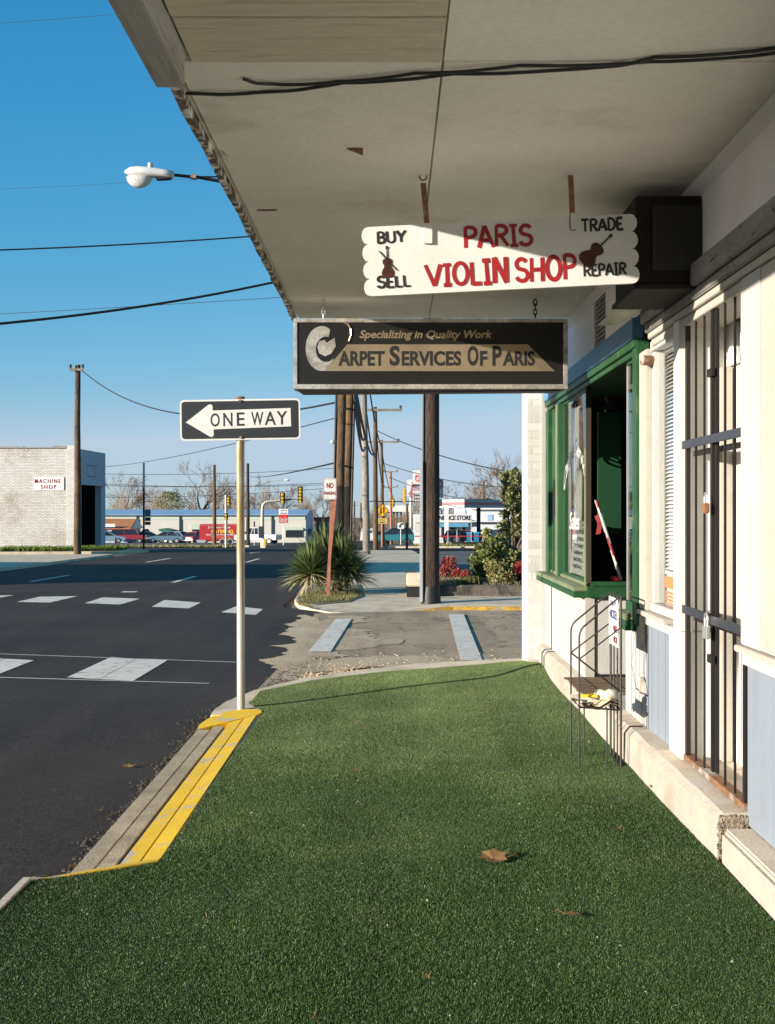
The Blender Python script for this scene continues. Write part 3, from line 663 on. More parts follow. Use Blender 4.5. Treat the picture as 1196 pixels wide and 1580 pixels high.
def f(mb):
    r = random.Random(9)
    for i in range(620):
        t = r.random()
        x, y, z = (r.uniform(1.315, 1.435), 4.836 + r.uniform(-.012, .004), r.uniform(.205, .272)) if t < .72 else (r.uniform(1.306, 1.325), 4.83 + r.uniform(-.016, .008), r.uniform(.02, .25))
        s = r.uniform(.002, .0065); e = [r.uniform(-s, s) for q in range(6)]
        vs = [(x + s*a*r.uniform(.6,1.2), y + s*b*r.uniform(.6,1.2), z + s*c_*r.uniform(.6,1.2)) for a, b, c_ in ((1,0,0),(0,1,0),(-1,0,0),(0,-1,0),(0,0,1),(0,0,-1))]
        mb.add(vs, [(0,1,4),(1,2,4),(2,3,4),(3,0,4),(1,0,5),(2,1,5),(3,2,5),(0,3,5)])
    mb.box(1.318, 1.43, 4.822, 4.85, .1, .268)
part('broken_end', m_rubble, f)
for yj in (6.76, 10.35): part('plinth_joint', m_black, lambda mb: mb.tube([(1.304,yj,.02),(1.306,yj,.245),(1.335,yj,.283),(1.41,yj,.284)], .004, 5))
# near bay: blue-grey panel, sill, window
def bay(y0, y1, sillz, yw0, yw1, near):
    part('panel', m_bluegrey, lambda mb: [mb.box(1.432, 1.5, y0 + i*(y1-y0)/4 + .002, y0 + (i+1)*(y1-y0)/4 - .002, PZ if not near else .232, sillz-.07) for i in range(4)], bevel=.002)
    part('panel_rail', m_white, lambda mb: mb.box(1.418, 1.5, y0, y1+.03, sillz-.068, sillz-.016), bevel=.004)
    part('window_sill', m_cream, lambda mb: mb.box(1.385, 1.6, y0, y1+.03, sillz-.014, sillz+.012), bevel=.004)
bay(6.13, 6.78, .93, 6.1, 6.9, False)
bay(-4, 4.84, .945, -4, 4.6, True)
part('stile', m_white2, lambda mb: (mb.box(1.412, 1.56, 5.87, 6.125, PZ, .905), mb.box(1.405, 1.56, 5.885, 6.0, .907, 2.438)), bevel=.004)
part('stile', m_white, lambda mb: mb.box(1.41, 1.56, 4.60, 4.86, .96, 2.438), bevel=.004)
part('stile', m_cream, lambda mb: (mb.box(1.414, 1.56, 4.43, 4.60, .96, 2.438), mb.box(1.43, 1.56, 4.34, 4.43, .96, 2.438)), bevel=.004)
part('stile', m_cream, lambda mb: mb.box(1.41, 1.56, 6.66, 6.86, .945, 2.40), bevel=.004)
part('stile', m_white, lambda mb: mb.box(1.432, 1.56, 6.785, 6.87, PZ, .93), bevel=.003)
part('white_panel', m_white, lambda mb: mb.box(1.424, 1.5, 6.87, 7.33, PZ, .84), bevel=.003)
for q_ in ((6.785, 6.87, .74, .90), (6.80, 6.86, .46, .55)): part('loose_patch', m_plank, lambda mb: mb.box(1.41, 1.431, *q_), bevel=.002)
w1 = part('window', m_white, lambda mb: (mb.box(1.43, 1.5, 6.0, 6.66, .945, .99), mb.box(1.43, 1.5, 6.0, 6.66, 2.38, 2.438), mb.box(1.44, 1.5, 6.60, 6.66, .99, 2.38)), bevel=.004)
mb = MB(); mb.box(1.465, 1.470, 6.0, 6.6, .99, 2.38); mb.build('pane', m_glass2, w1)
def f(mb):
    for i in range(58):
        z = 1.18 + i*.021; mb.prism([(1.50, 6.0, z), (1.522, 6.0, z+.014), (1.523, 6.0, z+.0155), (1.501, 6.0, z+.0015)], (0, .6, 0))
    mb.box(1.495, 1.53, 6.0, 6.6, 2.37, 2.40); mb.box(1.50, 1.523, 6.0, 6.6, 1.155, 1.172)
part('window_blind', plain('blind_white', (.78,.78,.78), .5), f, parent=w1)
part('window_back', m_wall, lambda mb: mb.box(1.62, 1.64, 5.95, 6.65, .93, 2.45), parent=w1)
w2 = part('window', m_white, lambda mb: (mb.box(1.45, 1.52, -4, 4.34, .957, 1.03), mb.box(1.45, 1.52, 4.26, 4.34, 1.03, 2.438), mb.box(1.45, 1.52, -4, 4.26, 2.36, 2.438)), bevel=.004)
mb = MB(); mb.box(1.485, 1.49, -4, 4.26, 1.03, 2.36); mb.build('pane', m_glass, w2)
part('window_blind', m_white, lambda mb: mb.box(1.53, 1.535, -4, 4.28, 1.0, 2.4), parent=w2)
part('electric_socket', m_rust, lambda mb: mb.cyl((1.405, 6.62, 2.33), (1, .3, 0), .028, .06, 12))
# door behind the gate
dr = part('door', m_white2, lambda mb: (mb.box(1.66, 1.70, 4.80, 5.93, PZ, .95), mb.box(1.66, 1.70, 4.80, 4.93, .95, 2.12), mb.box(1.66, 1.70, 5.72, 5.93, .95, 2.12), mb.box(1.66, 1.70, 4.80, 5.93, 2.12, 2.2), mb.box(1.645, 1.66, 5.0, 5.3, .4, .85), mb.box(1.645, 1.66, 5.4, 5.7, .4, .85), mb.box(1.665, 1.695, 5.36, 5.42, .95, 2.12)), bevel=.004)
mb = MB(); mb.box(1.675, 1.68, 4.93, 5.36, .95, 2.12); mb.box(1.675, 1.68, 5.42, 5.72, .95, 2.12); mb.build('pane', m_glass, dr)
part('door_handle', m_brass, lambda mb: (mb.box(1.635, 1.66, 4.86, 4.90, .72, .88), mb.cyl((1.61, 4.88, .80), (1,0,0), .026, .05, 14), mb.box(1.70-.09, 1.645, 4.94, 5.0, .7, .72)), parent=dr)
part('door_back', m_wall, lambda mb: mb.box(1.84, 1.86, 4.8, 5.95, .9, 2.5), parent=dr)
def f(mb): 
    mb.box(1.72, 1.725, 4.94, 5.28, 1.25, 1.62)
m_op = M('orange_poster', (.62,.14,.05), .7, .15, 6, .1, 40, 0)
for za, zb in ((1.52, 1.74), (1.12, 1.17)): part('door_poster', m_op, lambda mb: mb.box(1.645, 1.652, 4.95, 5.25, za, zb), parent=dr)
dp = part('door_poster', m_paper, lambda mb: mb.box(1.645, 1.652, 4.95, 5.25, 1.18, 1.50), parent=dr)
mb = MB(); text_on(mb, 'OPEN', (1.645, 5.24, 1.2), (0,-1,0), (0,0,1), .02, .12, .24, .13, .02); mb.build('lettering', m_signred, shop).name = 'lettering'
tr = part('transom', m_white2, lambda mb: ([mb.box(1.655, 1.70, y-.015, y+.015, 2.245, 2.43) for y in (4.82,5.04,5.26,5.48,5.70,5.9)], mb.box(1.64, 1.71, 4.80, 5.93, 2.205, 2.243)), bevel=.003)
mb = MB(); mb.box(1.68, 1.684, 4.83, 5.9, 2.245, 2.43); mb.build('pane', m_glass, tr)
for ya, yb in ((5.93, 6.0), (4.74, 4.80)): part('door_frame', m_white2, lambda mb: mb.box(1.57, 1.70, ya, yb, PZ, 2.44), bevel=.004)
part('door_frame', m_cream, lambda mb: mb.box(1.60, 1.655, 5.83, 5.925, PZ, 2.2), bevel=.003)
# security gate
gate = part('security_gate', m_iron, lambda mb: (mb.box(1.43, 1.450, 5.83, 5.868, PZ+.03, 2.437), mb.box(1.43, 1.456, 4.872, 4.905, PZ+.03, 2.437), mb.box(1.428, 1.445, 5.36, 5.39, PZ+.05, 2.42), mb.box(1.438, 1.452, 5.325, 5.357, PZ+.05, 2.42)), bevel=.003)
part('gate_sill', m_rust, lambda mb: mb.box(1.425, 1.475, 4.87, 5.87, PZ+.004, PZ+.03), parent=gate)
for y in (5.70, 5.545, 5.20, 5.05):
    part('gate_bar', m_iron, lambda mb: mb.box(1.437, 1.447, y-.005, y+.005, PZ+.03, 2.436), bevel=.002, parent=gate)
for z, t in ((1.80, 0), (1.0, .02)):
    part('gate_crossbar', m_bluesteel, lambda mb: (mb.box(1.415, 1.424, 5.36, 5.87, z, z+.04), mb.box(1.414, 1.4235, 4.88, 5.36, z-t*.3, z+.04-t*.3)), bevel=.002, parent=gate)
    part('gate_crossbar', m_iron, lambda mb: mb.box(1.47, 1.478, 4.88, 5.86, z-.035, z-.008), parent=gate)
    part('gate_hinge', m_iron, lambda mb: mb.cyl((1.43, 4.862, z+.01), (0,0,1), .011, .11, 10), parent=gate)
for zl in (2.10, .82): part('gate_latch', m_iron, lambda mb: mb.box(1.415, 1.43, 5.32, 5.40, zl, zl+.035), parent=gate)
def padlock(label, y, z, s):
    t = thing('padlock', label, 'padlock', (1.405, y, z), 'padlocks on the gate')
    mb = MB(); mb.box(1.392, 1.412, y-.03*s, y+.03*s, z-.05*s, z); mb.build('lock_body', m_silver if s > 1 else m_rust, t, bevel=.004)
    mb = MB(); mb.tube([(1.402, y-.02*s, z-.005)] + [(1.402, y - .02*s*math.cos(a), z+.028*s + .02*s*math.sin(a)) for a in [i*math.pi/8 for i in range(9)]] + [(1.402, y+.02*s, z-.005)], .0045*s, 6); mb.build('shackle', m_silver, t)
padlock('large silver laminated padlock hanging on the lower gate bar', 5.36, .985, 1.15)
padlock('small darker padlock hanging high on the middle gate rail', 5.37, 1.535, .95)
# display window with recessed entrance
part('header', m_blue, lambda mb: mb.box(1.375, 1.44, 6.88, 10.95, 2.488, 2.61), bevel=.004)
part('header_trim', m_green, lambda mb: (mb.box(1.385, 1.46, 6.87, 10.93, 2.44, 2.486), mb.box(1.405, 1.46, 6.87, 10.93, 2.405, 2.438)), bevel=.003)
part('entry_soffit', m_green, lambda mb: mb.box(1.46, 2.4, 6.99, 10.93, 2.42, 2.47))
part('green_post', m_green, lambda mb: mb.box(1.396, 1.47, 6.86, 6.99, .84, 2.48), bevel=.004)
part('jamb', m_green, lambda mb: (mb.box(1.40, 1.46, 10.10, 10.28, .95, 2.403), mb.box(1.42, 1.46, 10.30, 10.70, .95, 2.403), mb.box(1.392, 1.46, 10.72, 10.92, .95, 2.403)), bevel=.005)
part('jamb', m_paleg, lambda mb: (mb.box(1.388, 1.40, 10.15, 10.23, .95, 2.403), mb.box(1.41, 1.42, 10.32, 10.38, .95, 2.403)), bevel=.002)
part('window_sill', m_paleg, lambda mb: (mb.box(1.31, 1.47, 8.69, 10.98, .915, .948), mb.box(1.41, 1.48, 8.72, 10.9, .949, .972)), bevel=.006)
part('window_sill', m_green, lambda mb: (mb.box(1.312, 1.47, 8.70, 10.97, .868, .914), mb.box(1.405, 2.2, 8.655, 8.70, .87, .947), mb.box(1.44, 2.2, 8.68, 8.72, .949, .985)), bevel=.006)
part('apron_panel', m_white, lambda mb: (mb.box(1.40, 1.46, 8.74, 10.98, PZ, .868), mb.box(1.47, 2.2, 8.72, 8.76, PZ+.03, .87)), bevel=.003)
part('corner_board', m_cream, lambda mb: mb.box(1.398, 1.468, 8.705, 8.738, PZ, .868), bevel=.003)
part('kick_strip', m_black, lambda mb: mb.box(1.47, 2.2, 8.71, 8.755, PZ, PZ+.028))
part('window_post', m_darkwood, lambda mb: mb.box(1.405, 1.44, 8.70, 8.735, .975, 2.403))
part('window_post', m_paleg, lambda mb: mb.box(1.395, 1.404, 8.70, 8.735, .95, 1.95))
dw = part('display_window', m_green, lambda mb: (mb.box(1.43, 1.45, 8.74, 10.1, .972, .99), mb.box(1.43, 1.45, 8.74, 10.1, 2.385, 2.403), mb.box(1.431, 1.449, 10.08, 10.1, .991, 2.384)))
mb = MB(); mb.box(1.438, 1.443, 8.736, 10.1, .99, 2.385); mb.box(1.442, 2.2, 8.715, 8.72, .985, 2.40); mb.build('pane', m_glass, dw)
mb = MB()
def wp(t, h, X, Y): return X, Y + .30*(1 - (2*t-1)**2)
text_on(mb, 'Carpet Service', (1.436, 10.06, 1.6), (0,-1,0), (0,0,1),   .02, 0, 1.2, .17, .012, .2, .003, wp); mb.build('lettering', m_signw, dw); mb = MB(); text_on(mb, 'Sales', (1.436, 10.06, 1.35), (0,-1,0), (0,0,1), .35, .0, .5, .14, .012, .2, .003)
mb.build('lettering', m_signw, dw)
nw = part('display_window', m_green, lambda mb: (mb.box(1.425, 1.455, 6.99, 7.33, .90, .955), mb.box(1.43, 1.45, 6.99, 7.33, 2.385, 2.403), mb.box(1.431, 1.449, 6.991, 7.0, .956, 2.384)))
mb = MB(); mb.box(1.436, 1.441, 6.99, 7.33, .955, 2.385); mb.build('pane', m_glass, nw)
part('window_edge', m_silver, lambda mb: mb.box(1.432, 1.445, 7.331, 7.343, .90, 2.39), parent=nw)
part('window_sill', m_paleg, lambda mb: (mb.box(1.35, 1.455, 6.995, 7.34, .885, .90), mb.box(1.352, 1.455, 6.995, 7.338, .862, .884)), bevel=.004)
part('window_sill', m_green, lambda mb: mb.box(1.356, 1.455, 6.995, 7.336, .80, .861), bevel=.004)
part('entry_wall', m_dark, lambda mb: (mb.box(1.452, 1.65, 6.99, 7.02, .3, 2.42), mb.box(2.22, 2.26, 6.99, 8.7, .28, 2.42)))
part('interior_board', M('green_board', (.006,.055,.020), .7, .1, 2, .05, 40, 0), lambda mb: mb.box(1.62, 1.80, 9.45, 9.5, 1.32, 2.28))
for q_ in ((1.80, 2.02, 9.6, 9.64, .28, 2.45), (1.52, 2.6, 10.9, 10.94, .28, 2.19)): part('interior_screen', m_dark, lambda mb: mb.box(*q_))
part('louvre', m_beam, lambda mb: [mb.box(W+.005, W+.05, 8.02, 8.43, z, z+.02) for z in [2.65+.032*i for i in range(11)]])
# brick pier at the far corner, and the flap of loose flashing
part('pier', m_brick2, lambda mb: mb.box(1.24, 1.362, 11.0, 11.5, -.1, 2.62))
part('corner_board', m_white, lambda mb: mb.box(1.363, W+.01, 10.985, 11.3, PZ-.02, 2.62), bevel=.004)
def f(mb):
    A, B_, C, D_ = P(1043,437,5.75), P(978,447,6.1), P(922,502,7.0), P(985,482,6.6)
    g = [[A.lerp(D_, u).lerp(B_.lerp(C, u), v) + Vector((0,0,-.03*math.sin(math.pi*v)*u)) for u in [i/6 for i in range(7)]] for v in [j/4 for j in range(5)]]
    V = [p for r in g for p in r]; mb.add(V, [(j*7+i, j*7+i+1, j*7+i+8, j*7+i+7) for j in range(4) for i in range(6)]); mb.add([p + Vector((0,0,.003)) for p in V], [(j*7+i, j*7+i+7, j*7+i+8, j*7+i+1) for j in range(4) for i in range(6)])
part('loose_flashing', M('pale_green_sheet', (.48,.47,.38), .7, .15, 4, .1, 40, .2, .004, stain=(.25,.17,.08), sscale=5, samt=(.55,.75)), f, smooth=.6)
m_dkbox = M('blackened_wood', (.014,.011,.009), .9, .25, 3, .1, 30, .2, .004)
bx = thing('wooden_box', 'dark brown wooden box fixed to the wall under the canopy beside the violin sign', 'box', (1.27, 5.7, 2.53), None)
mb = MB(); mb.box(1.115, 1.418, 5.5, 6.0, 2.54, 2.945); mb.build('case', m_dkbox, bx, bevel=.004)
mb = MB(); mb.box(1.19, 1.415, 5.49, 5.498, 2.60, 2.90); mb.build('front_panel', m_black, bx)
mb = MB(); mb.box(1.105, 1.418, 5.48, 6.05, 2.515, 2.537); mb.build('base_board', m_dkbox, bx, bevel=.003)

# ------------------------------------------------------------------ hanging signs
def violin(mb, mbd, mbb, o, u, v, c, s, ang, fat=1.0):
    o, u, v = Vector(o), Vector(u), Vector(v); ca, sa = math.cos(ang), math.sin(ang)
    o2 = o + u*c[0] + v*c[1]; u2 = u*ca + v*sa; v2 = v*ca - u*sa
    half = [(0,-.5),(.13,-.49),(.2,-.42),(.215,-.32),(.17,-.22),(.125,-.16),(.115,-.1),(.15,-.05),(.17,.02),(.15,.09),(.08,.13),(.03,.14)]
    out = [(x*s*fat, y*s) for x, y in half] + [(-x*s*fat, y*s) for x, y in half[::-1][:-1]]
    plane_prism(mb, o2, u2, v2, out, .0015, .003)
    plane_prism(mbd, o2, u2, v2, [(-.022*s,-.1*s),(.022*s,-.1*s),(.018*s,.43*s),(.05*s,.45*s),(.03*s,.47*s),(.045*s,.5*s),(0,.54*s),(-.045*s,.5*s),(-.03*s,.47*s),(-.05*s,.45*s),(-.018*s,.43*s)], .0032, .0045)
    plane_prism(mbd, o2, u2, v2, [(-.06*s,-.28*s),(.06*s,-.28*s),(.06*s,-.255*s),(-.06*s,-.255*s)], .0032, .0045)
D1 = 5.4; c1 = P(772.5, 393.5, D1); roll = R_(2.85)
u1 = Vector((math.cos(roll), 0, math.sin(roll))); v1 = Vector((-math.sin(roll), 0, math.cos(roll)))
s1 = thing('violin_shop_sign', 'white scallop-ended hand-painted sign with red lettering hanging from the canopy', 'hanging sign', c1)
WW, HH = 1.243, .312; hw, hh = WW/2, HH/2
mb = MB(); n = 4; pts = []; sc = HH/n
for k in range(n):                              # right end, scallops upwards
    for i in range(7):
        a = -math.pi/2 + math.pi*i/6; pts.append((hw - .03 + .03*math.cos(a)*1.0, -hh + sc*(k+.5) + sc*.5*math.sin(a)))
for k in range(n):
    for i in range(7):
        a = math.pi/2 + math.pi*i/6; pts.append((-hw + .03 + .03*math.cos(a), hh - sc*(k+.5) + sc*.5*math.sin(a)))
plane_prism(mb, c1, u1, v1, pts, -.022, 0); mb.build('board', m_signw, s1)
mb = MB()
def px1(x, y):                                   # photograph pixel on this board -> board coordinates
    q = P(x, y, D1) - c1; return q.dot(u1), q.dot(v1)
def ptxt(mb, s, xa, ya, xb, yb, hpx, sw, seed, grow=0):
    a = px1(xa, ya); b = px1(xb, yb); paint_text(mb, s, c1, u1, v1, a[0], (a[1]+b[1])/2, b[0]-a[0], hpx/F*D1, sw, .002, seed, grow)
ptxt(mb, 'PARIS', 715, 384, 823, 377, 33, .17, 1); ptxt(mb, 'VIOLIN', 657, 443, 786, 436, 36, .175, 2, .22); ptxt(mb, 'SHOP', 795, 436, 890, 430, 38, .165, 3, .04)
mb.build('lettering', m_signred, s1)
for a_ in (('BUY', 581, 376, 627, 373, 18, .19, 4), ('SELL', 582, 445, 634, 442, 18, .19, 5), ('TRADE', 897, 358, 962, 355, 19, .2, 6), ('REPAIR', 900, 427, 967, 423, 18, .19, 7)):
    mb = MB(); ptxt(mb, *a_); mb.build('lettering', m_black, s1)
m_varn = M('varnish_red', (.055,.014,.010), .45, .4, 30, .25, 80, 0)
for q_, s_, a_, f_ in (((598, 405), 48, 0, .95), ((921, 385), 62, R_(-48), 1.05)):
    mb = MB(); md = MB(); violin(mb, md, None, c1, u1, v1, px1(*q_), s_/F*D1, a_, f_)
    if a_ == 0: plane_prism(md, c1, u1, v1, [px1(584,388), px1(585,387), px1(613,417), px1(612,418)], .0046, .006)
    vb = mb.build('painted_violin', m_varn, s1); md.build('painted_fittings', m_black, vb)
for (tx, ty, bx_, by, m) in ((653, 283, 661, 372, m_rust), (880, 268, 884, 356, m_rust)):
    mb = MB(); a, b = P(tx, ty, 5.4), P(bx_, by, 5.4); dx = Vector((.012, 0, 0))
    mb.prism([a-dx + Vector((0,-.004,0)), a+dx + Vector((0,-.004,0)), b+dx + Vector((0,-.004,0)), b-dx + Vector((0,-.004,0))], (0, -.005, 0)); st = mb.build('strap', m, s1)
    mb = MB(); mb.tube([Vector((a.x + .017*math.cos(t), a.y-.006, a.z + .03 + .017*math.sin(t))) for t in [i*math.pi/6 for i in range(13)]], .004, 6); mb.tube([(a.x, a.y-.006, a.z+.046), (a.x, a.y-.006, TOP-.01)], .005, 6); mb.build('eye_bolt', m_rust, s1)
mb = MB(); a = P(660, 366, D1)
mb.box(a.x-.02, a.x+.02, a.y-.014, a.y-.002, a.z-.03, a.z+.06); mb.build('bracket', m_signw, s1)
mb = MB(); a = P(884.5, 345, D1); mb.box(a.x-.013, a.x+.013, a.y-.014, a.y-.002, a.z-.03, a.z+.045); mb.build('bracket', m_silver, s1)
# carpet sign
D2 = 8.45; c2 = P(664.5, 545, D2); U, V = Vector((1,0,0)), Vector((0,0,1))
s2 = thing('carpet_service_sign', 'long black lightbox sign with bronze lettering hanging on chains at the canopy end', 'hanging sign', c2)
x0, x1, z0, z1 = c2.x-.967, c2.x+.967, c2.z-.247, c2.z+.245
mb = MB(); mb.box(x0+.03, x1-.03, D2+.004, D2+.16, z0+.03, z1-.03); mb.build('face', m_boxblk, s2)
mb = MB(); mb.box(x0, x1, D2-.006, D2+.165, z0-.006, z0+.028); mb.box(x0, x1, D2-.006, D2+.165, z1-.028, z1); mb.box(x0, x0+.028, D2-.0055, D2+.164, z0+.029, z1-.029); mb.box(x1-.032, x1, D2-.0055, D2+.164, z0+.029, z1-.029); mb.build('frame', m_foil, s2, bevel=.003)
mb = MB(); mb.prism([(x0+.02, D2-.002, z0-.008), (x1-.02, D2-.002, z0-.008), (x1-.1, D2+.02, z0-.02), (x0+.06, D2+.01, z0-.034)], (0,.14,0)); mb.build('bottom_cover', m_black, s2)
def px2(x, y): q = P(x, y, D2) - Vector((c2.x, D2, c2.z)); return q.x, q.z
o2 = Vector((c2.x, D2+.003, c2.z))
def zc(x, y): return px2(440 + x*450/1196, 470 + y*140/372)
mb = MB(); plane_prism(mb, o2, U, V, [zc(*q) for q in ((205,222),(255,163),(995,163),(1106,273),(150,272),(140,262))], .001, .0022); mb.build('stripe', m_gold, s2)
mb = MB()                                         # the big curled C
outer = [zc(150 + 66*math.cos(R_(a)), 172 + 86*math.sin(R_(a))) for a in range(-55, -290, -9)]
inner = [zc(163 + 38*math.cos(R_(a)), 178 + 50*math.sin(R_(a))) for a in range(-290, -75, 9)]
k = len(outer)
oo = [(150 + 66*math.cos(R_(a)), 180 + 92*math.sin(R_(a))) for a in np.linspace(-58, -285, 26)]
ii = [(168 + 42*math.cos(R_(a)), 183 + 52*math.sin(R_(a))) for a in np.linspace(-75, -320, 26)]
Vv = [o2 + U*zc(*q)[0] + V*zc(*q)[1] + Vector((0,-.0034,0)) for q in oo + ii]
mb.add(Vv, [(i, i+1, 26+i+1, 26+i) for i in range(25)])
plane_prism(mb, o2, U, V, [zc(*q) for q in ((140,150),(163,145),(170,157),(203,136),(208,170),(190,200),(165,212),(140,200),(132,175))], .0026, .0036)
mb.build('emblem', m_foil, s2)
mb = MB(); mb.tube([o2 + U*zc(x, y)[0] + V*zc(x, y)[1] + Vector((0,-.004,0)) for x, y in ((238,72),(258,80),(270,100),(271,125),(262,150))], .006, 6); mb.build('emblem_curl', m_gold, s2)
mb = MB()
def t2(s, xa, ya, xb, yb, bold, shear, mbx, sp=1):
    a = zc(xa, yb); b = zc(xb, ya); text_on(mbx, s, o2, U, V, a[0], a[1], b[0]-a[0], b[1]-a[1], bold, shear, .0042, None, sp)
t2('Specializing in Quality Work', 305, 105, 850, 148, .025, .25, mb); mb.build('lettering', m_gold, s2)
mb = MB()
for s, xa, xb, y0_ in (('ARPET',218,408,190), ('S',428,470,168), ('ERVICES',478,722,190), ('O',748,792,168), ('F',799,829,190), ('P',850,888,168), ('ARIS',892,1024,190)): t2(s, xa, y0_, xb, 251, .035, 0, mb)
mb.build('lettering', m_black, s2)
for px in (498, 828):
    mb = MB(); x = (px-VX)/F*D2; z = z1 + .005; k = 0
    while z < TOP-.055:
        ring = [(x + (.012*math.cos(t) if k % 2 else 0), D2+.08 + (0 if k % 2 else .012*math.cos(t)), z + .02 + .022*math.sin(t)) for t in [i*math.pi/5 for i in range(11)]]
        mb.tube(ring, .0042, 5); z += .033; k += 1
    mb.tube([(x+.014*math.cos(t), D2+.08, TOP-.035 + .016*math.sin(t)) for t in [i*math.pi/5 for i in range(11)]], .005, 6); mb.tube([(x, D2+.08, TOP-.02), (x, D2+.08, TOP-.005)], .006, 6)
    mb.build('chain', m_silver if px < 600 else m_iron, s2)
# cables stapled to the soffit
def cable(label, pts, r, seed, z=TOP-.018):
    q = [P(x, y, (TOP-EYE)*F/(VY-y)) for x, y in pts]; rr = random.Random(seed); fine = []
    for a, b in zip(q[:-1], q[1:]):
        for i in range(6): p = a.lerp(b, i/6); fine.append((p.x, p.y, z - .006*abs(math.sin(i/6*math.pi)) + rr.uniform(-.001,.001)))
    fine.append((q[-1].x, q[-1].y, z)); mb = MB(); mb.tube(fine, r, 6); tag(mb.build('cable', m_wire, smooth=1), label, 'cable', 'cables under the canopy')
cable('long thin black cable tacked across the whole canopy ceiling', [(287,136),(400,135),(530,120),(700,106),(930,95),(1010,80),(1196,66),(1300,56)], .0062, 1)
cable('shorter black cable sagging just above the long one on the canopy ceiling', [(375,113),(420,121),(520,117),(640,104),(800,92),(1000,86),(1196,73),(1300,66)], .0058, 2, TOP-.02)
tag((lambda m: (m.tube([(-.68+.02*i, 6.0+.0*i, TOP-.015) for i in range(6)], .006, 5), m.build('hook', m_rust))[1])(MB()), 'small rusty hook in the canopy ceiling by its left edge', 'hook')

# ------------------------------------------------------------------ one way sign
DS = 9.15; bx0 = (372-VX)/F*DS; cs = P(371.5, 648, DS)
ow = thing('one_way_sign', 'black and white arrow sign on a rusty galvanised post at the kerb', 'traffic sign', (bx0, DS, 0))
mb = MB(); mb.tube([(bx0, DS, -.1), (bx0-.005, DS, 2.345)], .031, 20); mb.build('post', m_galv, ow, smooth=.8)
mb = MB(); mb.tube([(bx0-.005, DS, 2.345), (bx0-.005, DS, 2.37)], .034, 16); mb.build('post_cap', m_rust, ow)
rl = R_(.9); us = Vector((math.cos(rl), 0, math.sin(rl))); vs_ = Vector((-math.sin(rl), 0, math.cos(rl)))
os_ = Vector((cs.x, DS-.037, cs.z))
mb = MB(); plane_prism(mb, os_, us, vs_, rrect(-.457,-.155,.457,.155,.03), -.003, 0); sp = mb.build('sign_panel', m_signw, ow)
mb = MB(); plane_prism(mb, os_, us, vs_, rrect(-.444,-.142,.444,.142,.024), .0005, .0015); mb.build('black_field', m_signb, ow)
mb = MB(); k = .914/183; 
def sq(x, y): return ((x-371.5)*k, (648-y)*k)
ar = [sq(*q) for q in ((289,651),(324,624.5),(328,624),(330,627),(330,633.6),(448.5,631.5),(449,659.5),(331,662.2),(331,671),(329,674),(325,673))]
plane_prism(mb, os_, us, vs_, ar, .002, .003); mb.build('arrow', m_signw, ow)
mb = MB()
for s, xa, xb in (('O',326.5,340.5),('N',346,360),('E',366.5,378.5),('W',388.5,407),('A',409,426),('Y',427,443.5)):
    a = sq(xa, 658.2 - (xa-326)*.015); text_on(mb, s, os_, us, vs_, a[0], a[1], (xb-xa)*k, 20.5*k, .012, 0, .004)
mb.build('lettering', m_signb, ow)
mb = MB()
for z in (.142, -.135): mb.cyl(os_ + us*.003 + vs_*z + Vector((0,-.006,0)), (0,1,0), .011, .012, 10)
mb.build('bolt', m_rust, ow)

# ------------------------------------------------------------------ newspaper rack and things by the door
XA, XB, YA, YB = 1.03, 1.26, 6.62, 6.93
rk = thing('newspaper_rack', 'thin brown wire newspaper rack standing on the turf by the plinth', 'newspaper rack', ((XA+XB)/2, (YA+YB)/2, .08))
g = .085
for y in (YA, YB):
    mb = MB(); k = .0055
    mb.tube([(XA, y, g), (XA, y, .80)] + [(XA + .06*(1-math.cos(t)), y, .80 + .075*math.sin(t)) for t in (.3,.6,.9)] + [(XB, y, 1.03)], k, 6); mb.tube([(XB, y, g), (XB, y, 1.03)], k*1.25, 6)
    mb.tube([(XA, y, .68), (XB, y, .855)], k*.8, 6); mb.tube([(XA, y, .68), (XB, y, .50)], k, 6)
    mb.tube([(XA, y, .415), (XB, y, .40)], k, 6); mb.build('side_frame', m_iron, rk)
mb = MB()
for z in (.418, .402, .40): mb.tube([(XA if z > .41 else XB, YA, z), (XA if z > .41 else XB, YB, z)], .005, 6)
mb.tube([(XB, YA, .50), (XB, YB, .50)], .005, 6); mb.tube([(XB, YA, 1.03), (XB, YB, 1.03)], .005, 6); mb.tube([(XB-.005, YA, g+.01), (XB-.005, YB, g+.01)], .006, 6)
for i in range(1, 6): x = XA + (XB-XA)*i/6; mb.tube([(x, YA, .416-.01*i/6), (x, YB, .416-.01*i/6)], .003, 5)
for i in (1, 2): mb.tube([(XB, YA + (YB-YA)*i/3, g), (XB, YA + (YB-YA)*i/3, 1.03)], .0045, 6)
for i in (1, 2): x = XA + (XB-XA)*i/3; mb.tube([(x, YB if i == 1 else YA, g), (x, YB if i == 1 else YA, .41)], .0045, 6)
mb.build('cross_wires', m_iron, rk)
mb = MB(); mb.box(XB-.014, XB-.010, YA+.01, YB-.02, .74, 1.01); pl = mb.build('placard', m_paper, rk)
mb = MB(); text_on(mb, 'NICKEL', (XB-.014, YB-.02, .74), (0,-1,0), (0,0,1), .03, .15, .22, .05, .02); text_on(mb, 'THRIFTY', (XB-.014, YB-.02, .74), (0,-1,0), (0,0,1), .05, .22, .18, .03, .02); mb.build('lettering', plain('blue_ink', (.03,.05,.25), .6), rk)
mb = MB(); text_on(mb, 'FREE', (XB-.014, YB-.02, .74), (0,-1,0), (0,0,1), .14, .08, .12, .035, .03); text_on(mb, 'ADS', (XB-.014, YB-.02, .74), (0,-1,0), (0,0,1), .14, .02, .12, .035, .03); mb.build('lettering', m_signred, rk)
